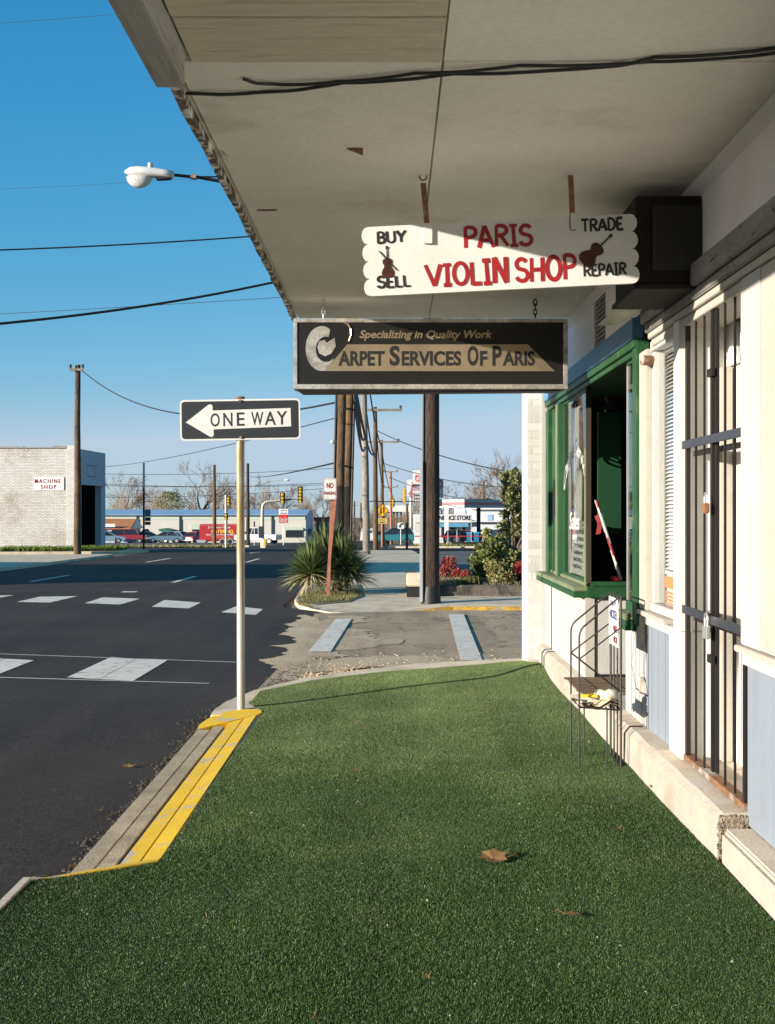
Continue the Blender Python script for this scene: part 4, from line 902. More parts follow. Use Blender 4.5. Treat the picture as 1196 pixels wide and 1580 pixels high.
mb = MB(); r = random.Random(4); gx = 9; gy = 7; V_ = []
for j in range(gy):
    for i in range(gx): V_.append((XA-.01 + (XB-XA+.02)*i/(gx-1), YA+.01 + (YB-YA-.02)*j/(gy-1), .425 + .02*r.random() + .012*math.sin(i*1.3+j)))
mb.add(V_, [(j*gx+i, j*gx+i+1, (j+1)*gx+i+1, (j+1)*gx+i) for j in range(gy-1) for i in range(gx-1)])
mb.add([(x, y, z-.018) for x, y, z in V_], [(j*gx+i, (j+1)*gx+i, (j+1)*gx+i+1, j*gx+i+1) for j in range(gy-1) for i in range(gx-1)])
tag(mb.build('newspaper', M('newsprint', (.60,.52,.38), .8, .15, 14, .2, 60, .3, .004), smooth=.5), 'crumpled yellowed newspaper lying flat on the wire rack shelf', 'newspaper')
mb = MB(); pts = [(XA+.10 + .15*t, YA+.06 + .01*math.sin(9*t), .475 + .006*math.sin(14*t)) for t in [i/8 for i in range(9)]]; mb.tube(pts, [.012,.026,.03,.028,.031,.03,.027,.024,.008], 9)
tag(mb.build('plastic_bag', M('plastic_film', (.58,.55,.42), .3, .25, 25, .2, 70, .6, .01), smooth=.9), 'rolled newspaper in a pale plastic sleeve lying on the rack', 'plastic bag')
mb = MB(); mb.box(XA+.02, XA+.11, YA+.035, YA+.075, .462, .478); tag(mb.build('yellow_packet', plain('yellow_packet', (.75,.55,.03), .5), bevel=.004), 'small bright yellow packet lying on the rack newspapers', 'packet')
def f_mat():
    mb = MB(); r = random.Random(6)
    for i in range(13):
        y = 7.92 + i*.057; mb.box(1.235 + r.uniform(0,.015), 1.72, y, y+.05, .285 + r.uniform(0,.004), .299)
    for x in (1.36, 1.55): mb.box(x, x+.01, 7.92, 8.66, .2995, .302)
    return mb.build('doormat', M('coir_mat', (.22,.155,.09), .95, .3, 8, .35, 90, .8, .008, stretch=(1,3,1), stain=(.1,.07,.04), sscale=12, samt=(.45,.6)), bevel=.004)
tag(f_mat(), 'brown slatted coir doormat overhanging the plinth at the recessed entrance', 'doormat')
mb = MB(); r = random.Random(8); a = Vector((1.05, 10.66, .06)); pr = [(0,0,0),(.10,.02,.05),(.2,.04,.09),(.30,.05,.10),(.30,.05,-.05),(0,0,-.06)]
mb.prism([a + Vector(p) for p in pr], (.02,.16,0)); tag(mb.build('concrete_chunk', m_plinth, bevel=.008), 'whitewashed wedge of concrete on the turf by the brick pier', 'concrete wedge')
# display stick, poster, curtain, calendar
mb = MB(); pa, pb = Vector((1.53, 9.02, 1.58)), Vector((1.69, 8.86, .985)); N_ = 40
d = (pb-pa).normalized(); uu = d.cross(Vector((0,1,0))).normalized(); qq = d.cross(uu)
V_ = []; 
for i in range(N_+1):
    p = pa.lerp(pb, i/N_)
    for j in range(8): V_.append(p + (uu*math.cos(j*math.pi/4) + qq*math.sin(j*math.pi/4))*.0125)
for i in range(N_):
    for j in range(8):
        mb.f.append((i*8+j, i*8+(j+1)%8, (i+1)*8+(j+1)%8, (i+1)*8+j)); mb.m.append(1 if (j + int(i*.33)) % 8 < 3 else 0)
mb.v = V_; mb.build('tmp', [m_signw, m_signred]).name = 'striped_pole'
o = bpy.data.objects['striped_pole']; tag(o, 'red and white striped pole leaning inside the display window', 'striped pole')
mb = MB(); mb.prism([(1.515,9.0,1.46),(1.545,8.99,1.47),(1.565,8.97,1.40),(1.555,8.96,1.33),(1.52,8.97,1.32),(1.535,8.98,1.40)], (.004,.03,0)); tag(mb.build('ribbon_bow', m_signred), 'red ribbon bow tied high on the striped pole', 'ribbon')
mb = MB(); mb.box(1.60, 1.66, 8.80, 8.83, .986, 1.004); mb.ell((1.63, 8.82, 1.005), .03, .02, .015); tag(mb.build('red_ornament', m_signred), 'small red ornament lying on the display window floor', 'ornament')
for (x, y, z, m, lab) in ((1.60, 8.95, 2.33, m_signred, 'small red light bulb hanging inside the top of the display window'), (1.75, 8.80, 2.37, plain('blue_bulb', (.03,.10,.30), .2), 'small blue light bulb hanging at the top of the entrance window')):
    t = thing('light_bulb', lab, 'light bulb', (x, y, z), 'coloured bulbs in the window')
    mb = MB(); mb.ell((x, y, z), .014, .014, .026); mb.build('globe', m, t, smooth=1); mb = MB(); mb.tube([(x, y, z+.02), (x, y, z+.045)], .008, 8); mb.build('socket', m_black, t)
mb = MB(); mb.box(1.53, 1.535, 9.72, 10.16, .99, 2.36); tag(mb.build('drape', m_paper), 'tall off-white paper strip hanging behind the display glass', 'paper strip')
mb = MB(); mb.prism([(1.47, 8.9, .99), (1.475, 9.95, .99), (1.50, 9.95, 1.42), (1.495, 9.15, 1.42)], (.004,0,0)); pz = mb.build('poster', m_paper); tag(pz, 'white poster with small print leaning low inside the display glass', 'poster')
ORI[pz] = Vector(pz.location)
mb = MB(); r = random.Random(3)
for i in range(6): z = 1.04 + .055*i; text_on(mb, r.choice(['SALE PRICE', 'INSTALL', 'REMNANTS', 'PER YARD']), (1.470 + (z-.99)*.06-.002, 9.9, z), (0,-1,0), (0,0,1), .12, 0, .45, .03, .02)
lt_ = mb.build('lettering', m_signb, pz)
t = thing('calendar', 'paper wall calendar with an orange header in the window below the blinds', 'calendar', (1.475, 6.3, 1.0))
mb = MB(); mb.box(1.473, 1.476, 6.20, 6.44, .995, 1.15); mb.box(1.4725, 1.476, 6.30, 6.44, 1.15, 1.16); mb.build('page', m_paper, t)
mb = MB(); mb.box(1.462, 1.4635, 6.22, 6.42, 1.03, 1.0305); mb.box(1.462, 1.464, 6.20, 6.44, 1.09, 1.15); [mb.box(1.462, 1.464, 6.22+.032*i, 6.238+.032*i, 1.0+.02*j, 1.012+.02*j) for i in range(7) for j in range(4)]; mb.build('print', M('orange_print', (.75,.2,.08), .7, .1, 5, .05, 40, 0), t)

# fallen leaves
m_leafb = leafmat('dry_leaf', (.20,.11,.045), (.30,.18,.075), .7, .2)
def fallen(px, py, wpx, rot, lab, tall=.5, seed=1, on_road=False):
    z = .018 if not on_road else -.14
    D = (EYE - (SW(.3, 5) + z if not on_road else z)) * F / (py - VY); x = (px-VX)/F*D; s = wpx/F*D/2; zb = (SW(x, D) + .014) if not on_road else -.146
    r = random.Random(seed); mb = MB(); k = 14; out = []
    for i in range(k):
        a = 2*math.pi*i/k; rr = (1 if i % 2 else .72) * r.uniform(.85, 1.1)
        out.append((rr*math.cos(a)*s, rr*math.sin(a)*s*.8))
    ca, sa = math.cos(rot), math.sin(rot); ctr = (x, D, zb + .004); V_ = [ctr]
    for a, b in out: V_.append((x + a*ca - b*sa, D + a*sa + b*ca, zb + .006 + tall*s*.42*max(0, b/s + .35)**1.2 + r.uniform(0, .16)*s*tall))
    mb.add(V_, [(0, 1+i, 1+(i+1) % k) for i in range(k)])
    mb.tube([(x + out[0][0]*ca*.8, D + out[0][0]*sa*.8, zb+.006), (x + s*1.3*ca, D + s*1.3*sa, zb+.02), (x + s*1.5*ca, D + s*1.5*sa, zb+.012)], .0016, 4)
    tag(mb.build('fallen_leaf', m_leafb), lab, 'leaf', 'fallen leaves')
fallen(762, 1328, 52, .2, 'large curled brown leaf on the turf below the middle of the walk', .75, 1)
fallen(882, 1418, 34, 2.8, 'pale brown lobed leaf on the turf right of the large curled leaf', .6, 2)
fallen(658, 1505, 14, .6, 'small brown leaf scrap on the turf near the lower middle edge', .9, 3)
fallen(485, 1561, 14, 1.4, 'small leaf scrap at the very bottom of the turf', .9, 4)
fallen(1006, 1227, 9, .4, 'tiny brown leaf against the foot of the plinth', 1.2, 5)
fallen(548, 1183, 11, .1, 'tiny pale leaf on the turf level with the yellow kerb', .4, 6)
fallen(320, 1400, 10, 2.1, 'tiny pale leaf on the turf just right of the yellow kerb end', .3, 7)
fallen(197, 1183, 18, .3, 'brown leaf on the asphalt beside the concrete treads', .8, 8, True)
fallen(82, 1220, 8, 1.0, 'tiny leaf on the asphalt at the left edge', .5, 9, True)
fallen(137, 1100, 10, 2.0, 'tiny leaf on the asphalt below the crosswalk block', .5, 10, True)
fallen(154, 1250, 9, .7, 'tiny leaf on the asphalt left of the kerb end', .5, 11, True)
fallen(110, 1337, 14, 1.2, 'brown leaf lodged at the near end of the concrete treads', .9, 12, True)
fallen(954, 1288, 9, .2, 'tiny pale leaf on the turf left of the broken plinth end', .3, 13)
fallen(562, 1118, 9, .3, 'tiny pale leaf on the far turf right of the post', .3, 14)
# ------------------------------------------------------------------ utility poles, wires, street lamp
def upole(label, px, D, top_px_y, r0, r1, mat, lean=0, xoff=0, group='utility poles', ground=None, arms=()):
    b = GP(px, D); 
    if ground is not None: b.z = ground
    h = EYE + (VY - top_px_y)/F*D - b.z
    t = thing('utility_pole', label, 'utility pole', b, group)
    mb = MB(); n = 10; r = random.Random(int(px)); pts = []
    for i in range(n+1): s = i/n; pts.append((b.x + lean*s*h + r.uniform(-.012,.012), b.y, b.z - .2 + (h+.2)*s))
    mb.tube(pts, [r0 + (r1-r0)*i/n for i in range(n+1)], 16); mb.build('pole', mat, t, smooth=1.0)
    for zy, half in arms:
        z = EYE + (VY-zy)/F*D; x = b.x + lean*(z-b.z)
        mb = MB(); mb.box(x-half, x+half, b.y-r1-.12, b.y-r1-.02, z-.06, z+.06); a = mb.build('crossarm', m_pole3, t)
        for k in (-.95, .95): mb = MB(); mb.tube([(x+k*half, b.y-r1-.07, z+.06), (x+k*half, b.y-r1-.07, z+.22)], [.05,.07], 8); mb.build('insulator', m_black, a)
    return t, b, h
# leaning twin poles behind the yucca
DP = 23.5
LN1, LN2 = (526-521.5)/F*DP / ((870-620)/F*DP), (539-532.5)/F*DP / ((870-620)/F*DP)
t, b, h = upole('thick brown pole leaning slightly, left one of the close pair behind the yucca', 521.5, DP, -120, .095, .075, m_pole2, LN1, ground=-.1)
lamp_pole = t; lb = b
mb = MB(); mb.tube([(b.x-.105, b.y-.05, -.1), (b.x-.10+LN1*7, b.y-.05, 7)], .022, 8); mb.build('conduit', m_black, t, smooth=1)
t2_, b2, h2 = upole('darker brown pole, right one of the close pair behind the yucca', 532.5, DP+.6, -120, .085, .065, m_pole2, LN2, ground=-.1)
mb = MB(); mb.tube([(b2.x+.09, b2.y-.05, -.1), (b2.x+.09+LN2*7, b2.y-.05, 7)], .024, 8); mb.build('conduit', m_black, t2_, smooth=1)
# street lamp: arm and cobra head carried by the left pole
ls = thing('street_lamp', 'pale grey cobra-head street lamp on a long thin arm left of the canopy', 'street lamp', P(230, 272, 22.5))
A = P(268, 270, 22.6); B2 = P(348, 281, 22.9); C2 = P(526, 305, DP)
mb = MB(); mb.tube([A, A.lerp(B2, .5) + Vector((0,0,.02)), B2, C2], [.03,.032,.035,.04], 8); mb.tube([P(296,272.5,22.75), P(348,273,22.9), P(526,262,DP)], .014, 6); mb.build('arm', m_iron, ls, smooth=1)
mb = MB(); mb.cyl(P(299,273,22.7), (1,0,-.1), .055, .1, 10); mb.build('clamp', m_rust, ls)
c = P(232, 268, 22.5); k = 22.5/F
sec = [(-40,.3,.9),(-37,5.5,3),(-31,9,6),(-20,11.5,7.5),(-8,12,7.5),(6,10,7),(20,7.5,6),(36,5,5),(37,1,1)]
mb = MB(); n = 14; V_ = []
for sx_, wy, hz in sec:
    for j in range(n):
        a = 2*math.pi*j/n; V_.append((c.x + sx_*k, c.y + wy*k*math.cos(a), c.z - sx_*k*.06 + (hz*1.35 if math.sin(a) > 0 else hz*.9)*k*math.sin(a)))
mb.add(V_, [(i*n+j, i*n+(j+1) % n, (i+1)*n+(j+1) % n, (i+1)*n+j) for i in range(len(sec)-1) for j in range(n)] + [tuple(range(n))[::-1], tuple((len(sec)-1)*n+j for j in range(n))])
mb.build('housing', m_signw, ls, smooth=1.2)
mb = MB(); q = P(215, 273, 22.5); mb.ell((q.x, q.y, q.z), 20*k, 11*k, 17*k, 16, 8, -1, 0); mb.build('lens', M('prismatic_glass', (.62,.60,.55), .15, .3, 30, .2, 80, .5, .01, spec=.8), ls, smooth=1.2)
mb = MB(); q = P(232, 256, 22.5); mb.cyl(q, (0,0,1), 4*k, 8*k, 10); mb.build('photocell', m_galv, ls)
mb = MB(); mb.prism([(c.x+8*k, c.y-.07, c.z-.085), (c.x+33*k, c.y-.05, c.z-.065), (c.x+30*k, c.y-.05, c.z-.10), (c.x+10*k, c.y-.07, c.z-.12)], (0,.14,0)); mb.build('door', m_black, ls)
for tt, bb, ln, rr in ((lamp_pole, b, LN1, .099), (t2_, b2, LN2, .088)):
    mb = MB(); hh_ = [0, .5, 1.0, 1.5, 1.9]; mb.tube([(bb.x + ln*(z+0), bb.y, z+.08) for z in hh_], [rr - .0025*z for z in hh_], 18); mb.build('tarred_foot', m_tar, tt, smooth=1)
# big dark pole at the corner
tp, bp, hp = upole('thick dark pole with a white conduit standing alone on the far corner', 665, 20.6, 60, .152, .125, m_pole1, .002, ground=-.1, group='utility poles')
mb = MB(); xx = bp.x-.165; mb.box(xx-.03, xx+.03, bp.y-.15, bp.y-.08, -.06, EYE+(VY-712)/F*20.6); mb.build('conduit', m_conduit, tp, bevel=.012)
mb = MB(); mb.tube([(xx+.03, bp.y-.1, 2.3), (xx+.05, bp.y-.1, 7)], .02, 6); mb.build('cable_guard', m_black, tp)
r = random.Random(5); mb = MB(); mb.tube([(bp.x,bp.y,-.1),(bp.x,bp.y,.04),(bp.x,bp.y,.2)], [.175,.17,.153], 14); mb.build('rotten_foot', m_black, tp, smooth=.8)
# poles receding down the street
for lab, px, D, ty, r0, r1, m, lean, arms in (
  ('pale grey weathered pole, nearest of the row receding right of the twin poles', 566, 50, 560, .16, .12, m_pole3, -.018, ()),
  ('pole with a crossarm just right of the pale grey pole', 580, 60, 628, .13, .1, m_pole2, -.006, ((633,1.35),)),
  ('pole with a crossarm standing behind the yellow diamond sign', 591, 84, 679, .14, .1, m_pole2, -.014, ((682,1.25),)),
  ('small far pole with two crossarms behind the hanging traffic signal', 604, 130, 727, .16, .12, m_redpost, -.01, ((728,.75),(752,.75))),
  ('lone tall dark pole in front of the machine shop corner', 119.5, 52.5, 563, .165, .115, m_pole2, .001, ((571,.28),)),
  ('brown bare pole standing before the left end of the red catering trailer', 331, 100, 717, .17, .12, m_pole2, -.003, ()),
  ('brown bare pole just right of the sign post, behind the catering trailer', 383, 104, 715, .17, .12, m_pole1, -.006, ()),
  ('distant pole rising behind the gas station canopy', 745, 190, 742, .2, .16, m_pole2, .01, ())):
    upole(lab, px, D, ty, r0, r1, m, lean, arms=arms)
for i, (px, ty) in enumerate(((542, 772), (547, 773), (557, 776))):
    upole(['far thin pole, leftmost of three beside the twin poles','far thin pole, middle of three beside the twin poles','far thin pole, rightmost of three beside the twin poles'][i], px, 210, ty, .17, .13, m_pole2)
# pole-mounted sign by the machine shop
b = GP(222, 60); t = thing('sign_pole', 'white and dark thin pole carrying a small stack of sign panels beside the machine shop', 'sign pole', b)
zz = lambda y, D: EYE + (VY-y)/F*D
mb = MB(); mb.tube([b, (b.x, b.y, zz(752, 60))], .05, 8); mb.build('lower_pole', m_black, t, smooth=1)
mb = MB(); mb.tube([(b.x, b.y, zz(752, 60)), (b.x, b.y, zz(714, 60))], .055, 8); mb.build('upper_pole', m_signw, t, smooth=1)
for i, (ya, yb) in enumerate(((786,797),(798,804),(805,810))):
    mb = MB(); mb.box(b.x+.06, b.x+.34, b.y-.02, b.y+.02, zz(yb,60), zz(ya,60)); mb.build('sign_panel', m_bluesteel if i else plain('blue_sign', (.06,.16,.28)), t)
for y, l in ((735,.14),(763,.16),(773,.42)): mb = MB(); mb.tube([(b.x, b.y, zz(y,60)), (b.x+l, b.y, zz(y+1,60))], .018, 6); mb.build('bracket', m_black, t)
b = GP(178, 55); mb = MB(); mb.tube([b, (b.x, b.y, zz(829,55))], .035, 8); tag(mb.build('short_post', m_black), 'short black post at the edge of the lot right of the machine shop', 'post')
# wires
def wire(label, a, b, sag, r, group='overhead wires', m=None, n=24):
    a, b = Vector(a), Vector(b); mb = MB()
    mb.tube([a.lerp(b, i/n) - Vector((0,0,sag*4*(i/n)*(1-i/n))) for i in range(n+1)], r, 5)
    tag(mb.build('overhead_wire', m or m_wire, smooth=1), label, 'wire', group)
top = Vector((lb.x, DP, 0))
wire('upper thick black wire crossing the left sky below the street lamp', P(-350, 392, 20), P(536, 352, DP), .12, .015)
wire('thick twisted cable crossing the left sky above the white arrow sign', P(-350, 520, 17), P(537, 408, DP), .28, .023)
wire('very thin wire just under the thick twisted cable in the left sky', P(-350, 500, 30), P(536, 452, DP), .05, .006)
wire('thin faint wire high in the top left sky', P(-300, 52, 26), P(500, -10, DP), .1, .004)
wire('faint thin wire at the height of the street lamp lens', P(-300, 300, 28), P(536, 258, DP), .1, .003)
wire('curving wire from the lone pole top down to the twin poles', P(126, 571, 52.5), P(519, 621, DP), .95, .022)
wire('thin wire rising left to right behind the arrow sign', P(120, 721, 75), P(518, 645, DP), .3, .011)
wire('thin wire over the treetops reaching the twin poles', P(383, 735, 104), P(518, 714, DP), .15, .02)
for i, (ya, yb) in enumerate(((728,722),(741,747),(745,744),(766,752))):
    wire('faint far wire above the white metal building, %s' % ['highest of four','second highest of four','third highest of four','lowest of four'][i], P(60, ya, 110), P(520, yb, 110), .4, .022)
for i, (a, b_) in enumerate((((549,606,DP),(563,672,50)),((547,617,DP),(563,690,50)),((548,598,DP),(578,700,60)),((566,640,50),(581,706,60)),((580,655,60),(590,745,84)),((570,600,50),(590,690,84)),((590,700,84),(604,760,130)))):
    wire('slack black cable hanging between two of the street poles right of the close pair', P(*a), P(*b_), .5, .035, 'cables between the street poles')
wire('wire sloping right from the crossarm pole past the big dark pole', P(583, 665, 60), P(860, 738, 40), .35, .022)
wire('lower wire sloping right behind the big dark pole', P(592, 715, 84), P(880, 752, 70), .6, .026)
wire('third wire low over the gas station', P(600, 736, 84), P(760, 770, 100), .5, .022)

# ------------------------------------------------------------------ signs and plants on the far corner
b = Vector(((507.5-VX)/F*22, 22, -.05)); t = thing('no_parking_sign', 'white sign with red lettering on two rusty red posts before the yucca', 'traffic sign', b)
for x, y, tx, top_, m in ((506, 22, 513.5, 741, m_redpost), (503, 22.3, 517, 770, m_redpost)):
    p0 = Vector(((x-VX)/F*y, y, -.1)); p1 = P(tx, top_, y); dx = Vector((.028,0,0))
    mb = MB(); mb.prism([p0-dx, p0+dx, p1+dx, p1-dx], (0,.03,0)); mb.build('post', m, t)
os2 = P(509, 754.5, 21.95); mb = MB(); k = 21.95/F; plane_prism(mb, os2, U, V, rrect(-10.5*k,-16.5*k,10.5*k,16.5*k,.03), -.004, 0); mb.build('sign_panel', m_signw, t)
mb = MB(); text_on(mb, 'NO', os2, U, V, -5*k, 1*k, 10.5*k, 8.5*k, .03, 0, .003); text_on(mb, 'PARKING', os2, U, V, -9.3*k, -9*k, 18.6*k, 5*k, .03, 0, .003)
for q in ((-9.8,-15.8,9.8,-15.2),(-9.8,15.2,9.8,15.8),(-9.8,-15,-9.2,15),(9.2,-15,9.8,15)): plane_prism(mb, os2, U, V, [(q[0]*k,q[1]*k),(q[2]*k,q[1]*k),(q[2]*k,q[3]*k),(q[0]*k,q[3]*k)], .001, .0025)
mb.build('lettering', m_signred, t)
# yucca
def yucca(label, ctrs, seed):
    r = random.Random(seed); c0 = ctrs[0]
    t = thing('yucca', label, 'plant', (c0[0], c0[1], -.05)); g = MB(); dd = MB()
    for cx, cy, cz, R, n in ctrs:
        for i in range(n):
            a = r.uniform(0, 2*math.pi); e = r.uniform(-.25, 1.45) if r.random() < .8 else r.uniform(.6, 1.5); L_ = R*r.uniform(.75, 1.1)
            d = Vector((math.cos(a)*math.cos(e), math.sin(a)*math.cos(e), math.sin(e))); sd_ = Vector((-math.sin(a), math.cos(a), 0)); up = sd_.cross(d)
            w_ = r.uniform(.014, .022); dr_ = r.uniform(.02,.5)*math.cos(e)*L_; mbx = dd if (e < .12 and r.random() < .75) else g
            o = Vector((cx, cy, cz)) + d*.05; pts = [o + d*L_*s - Vector((0,0,dr_*s*s)) for s in (0,.25,.55,.8,1)]
            ws = [w_*.7, w_, w_*.95, w_*.6, .001]; V_ = []
            for p, q in zip(pts, ws): V_ += [p - sd_*q + up*q*.35, p - up*.0, p + sd_*q + up*q*.35]
            mbx.add(V_, [f for k in range(4) for f in ((k*3, k*3+1, k*3+4, k*3+3), (k*3+1, k*3+2, k*3+5, k*3+4))])
    g.build('leaves', leafmat('yucca_leaf', (.055,.095,.026), (.22,.25,.10), .38, .25), t); dd.build('dead_leaves', leafmat('yucca_dead', (.34,.26,.13), (.52,.43,.24), .8, .15), t)
yx = lambda px, D: (px-VX)/F*D
yucca('large spiky yucca clump at the road side of the far corner, left of the pavement', [(yx(482,22.6),22.6,.30,.66,480),(yx(530,23.0),23.0,.34,.70,480),(yx(507,23.2),23.2,.55,.74,420),(yx(474,23),23,.25,.52,240),(yx(544,22.9),22.9,.24,.48,200)], 3)
# planter bed with timber edge and shrubs
m_block = M('weathered_block', (.15,.12,.095), .95, .35, 4, .25, 30, .9, .02, stain=(.05,.045,.04), sscale=4, samt=(.45,.6))
pl_ = thing('planter', 'low raised bed edged with dark weathered blocks behind the yellow kerb', 'planter', (3.5, 23, -.09))
mb = MB(); mb.box(.62, 6, 22.2, 22.42, -.12, .12); mb.build('front_edge', m_block, pl_, bevel=.02)
mb = MB(); mb.box(.26, .62, 21.9, 22.2, -.12, .115); mb.build('corner_block', m_black, pl_, bevel=.02)
mb = MB(); mb.box(.25, .63, 21.88, 22.22, .117, .36); mb.build('corner_block', m_conc, pl_, bevel=.02)
mb = MB(); mb.box(.28, .5, 22.25, 26, -.12, .2); mb.build('side_edge', m_soil, pl_, bevel=.015)
mb = MB(); mb.box(.5, 6, 22.42, 26.4, -.12, .06); mb.build('soil', m_base, pl_)
def shrub(label, name, cat, px, py_base, D, wpx, hpx, ca, cb, n, ls, seed, group=None, taper=.0, stems=9, lobes=9, elong=1.6, ground=None, cs=1.0):
    r = random.Random(seed); b = Vector(((px-VX)/F*D, D, ground if ground is not None else .05)); h = EYE + (VY-(py_base-hpx))/F*D - b.z; wr = wpx/F*D/2
    t = thing(name, label, cat, b, group); mb = MB(); st = MB()
    cl = []
    for i in range(lobes):
        zf = r.uniform(.12, .97); rad = wr*(1-taper*zf) * (1 if zf < .75 or taper else .8); a = r.uniform(0, 6.28); rr = rad*math.sqrt(r.random())*.8
        cl.append((Vector((b.x + rr*math.cos(a), b.y + rr*math.sin(a), b.z + zf*h)), max(.08, min(wr, h)*r.uniform(.2,.5)*cs*(1-taper*zf*.6))))
    for i in range(stems): c_, _ = cl[i % len(cl)]; st.tube([b + Vector((r.uniform(-.05,.05), r.uniform(-.05,.05), 0)), b.lerp(c_, .5) + Vector((0,0,.1*h)), c_], [.014*h+.004,.01*h,.004], 5)
    for i in range(n):
        c_, cr = r.choice(cl); d = Vector((r.gauss(0,1), r.gauss(0,1), r.gauss(0,1))).normalized(); p = c_ + d*cr*(r.random()**.45)
        if p.z < b.z: continue
        ax = (d*.7 + Vector((r.gauss(0,.5), r.gauss(0,.5), r.gauss(.2,.5)))).normalized(); sd_ = ax.cross(Vector((r.gauss(0,1), r.gauss(0,1), r.gauss(0,1)))).normalized(); l = ls*r.uniform(.6,1.3)
        mb.add([p, p + ax*l*.5 + sd_*l/elong*.5, p + ax*l, p + ax*l*.5 - sd_*l/elong*.5], [(0,1,2,3)])
    mb.build('foliage', leafmat(name+'_leaf', ca, cb, .45, .2), t); st.build('stems', m_bark, t)
G1, G2 = (.06,.10,.025), (.30,.31,.10)
shrub('glossy dark green rounded shrub in the middle of the planter', 'green_shrub', 'shrub', 757, 888, 23.6, 62, 52, G1, G2, 4200, .075, 1, lobes=14)
shrub('red-leaved shrub nearest the big dark pole in the planter', 'red_shrub', 'shrub', 694, 893, 23.2, 34, 29, (.30,.035,.03), (.45,.13,.07), 1800, .05, 2, 'red shrubs in the planter', elong=2.2)
shrub('low red-leaved shrub, middle one of the three in the planter', 'red_shrub', 'shrub', 712, 897, 23.0, 26, 18, (.30,.035,.03), (.42,.11,.07), 900, .05, 3, 'red shrubs in the planter', elong=2.2)
shrub('deep crimson shrub beside the white brick pier', 'red_shrub', 'shrub', 796, 903, 22.9, 42, 32, (.24,.02,.022), (.40,.06,.05), 2200, .05, 4, 'red shrubs in the planter', elong=2.2)
shrub('pale olive low shrub in front of the glossy green shrub', 'olive_shrub', 'shrub', 764, 904, 22.8, 62, 34, (.18,.17,.05), (.38,.33,.13), 2600, .05, 5, lobes=12)
shrub('tall olive evergreen rising against the sky beside the white brick pier', 'evergreen_shrub', 'shrub', 792, 885, 26.0, 66, 160, (.11,.12,.045), (.42,.40,.17), 10000, .075, 6, taper=.5, lobes=70, stems=20, cs=.6)
shrub('loose low branch of evergreen spreading left of the tall evergreen', 'evergreen_shrub', 'shrub', 768, 880, 26.4, 56, 84, (.11,.12,.045), (.40,.38,.16), 2200, .075, 9, taper=.1, lobes=16, stems=12, cs=.6)
def tuft(label, px, D, w_, h_, n, seed, ca, cb):
    r = random.Random(seed); mb = MB(); x0 = (px-VX)/F*D
    for i in range(n):
        a = r.uniform(0, 6.28); l = r.uniform(.5,1)*h_; x, y = x0 + r.gauss(0,w_*.35), D + r.gauss(0,.12); sp_ = r.uniform(.2,1.1)*l
        p0 = Vector((x,y,.06)); p2 = p0 + Vector((math.cos(a)*sp_, math.sin(a)*sp_, l*.75)); p1 = p0.lerp(p2,.5) + Vector((0,0,l*.3)); q = Vector((-math.sin(a), math.cos(a), 0))*.006
        mb.add([p0-q, p0+q, p1+q, p1-q, p2], [(0,1,2,3),(3,2,4)])
    tag(mb.build('ornamental_grass', leafmat('tuft_leaf', ca, cb, .7, .15)), label, 'grass tuft', 'grass tufts in the planter')
tuft('straw-coloured grass tuft in the planter just right of the big dark pole', 690, 22.7, .32, .26, 420, 1, (.34,.27,.14), (.52,.44,.25))
tuft('dark green grass tuft between the straw tuft and the olive shrub', 722, 22.75, .3, .3, 420, 2, (.08,.09,.035), (.3,.27,.12))
tuft('small straw grass tuft under the crimson shrub', 775, 22.6, .4, .18, 300, 3, (.2,.17,.08), (.34,.3,.15))
# yellow two-way sign
b = GP(590, 78); b.z += .1; t = thing('two_way_sign', 'yellow diamond sign with two black arrows above a small plaque', 'traffic sign', b); k = 78/F
mb = MB(); mb.tube([b, P(590, 800, 78)], .075, 8); mb.build('post', m_redpost, t, smooth=1)
o_ = P(589.7, 787.5, 77.9); mb = MB(); plane_prism(mb, o_, U, V, [(0,-11.5*k),(11*k,0),(0,11.5*k),(-11*k,0)], -.02, 0); mb.build('diamond', m_ylwsign, t)
mb = MB(); up_ = [(-.7,-5),(.7,-5),(.7,2),(2,2),(0,5.5),(-2,2),(-.7,2)]
plane_prism(mb, o_, U, V, [((x+2.3)*k, y*k) for x, y in up_], .01, .02); plane_prism(mb, o_, U, V, [((-x-2.3)*k, -y*k) for x, y in up_], .01, .02)
for q in (((0,-11.4),(11,0),(10.2,0),(0,-10.5)),((11,0),(0,11.4),(0,10.5),(10.2,0)),((0,11.4),(-11,0),(-10.2,0),(0,10.5)),((-11,0),(0,-11.4),(0,-10.5),(-10.2,0))): plane_prism(mb, o_, U, V, [(a*k*.97, c_*k*.97) for a, c_ in q], .01, .015)
mb.build('arrows', m_black, t)
mb = MB(); plane_prism(mb, o_, U, V, [(-6.2*k,-20.5*k),(7*k,-20.5*k),(7*k,-12.5*k),(-6.2*k,-12.5*k)], -.02, 0); mb.build('plaque', M('pale_yellow_sign', (.72,.5,.14), .6), t)
mb = MB(); text_on(mb, 'TWO WAY', o_, U, V, -5*k, -16*k, 10.5*k, 2.4*k, .03, 0, .02); text_on(mb, 'TRAFFIC', o_, U, V, -5*k, -19.5*k, 10.5*k, 2.4*k, .03, 0, .02); mb.build('lettering', m_black, t)
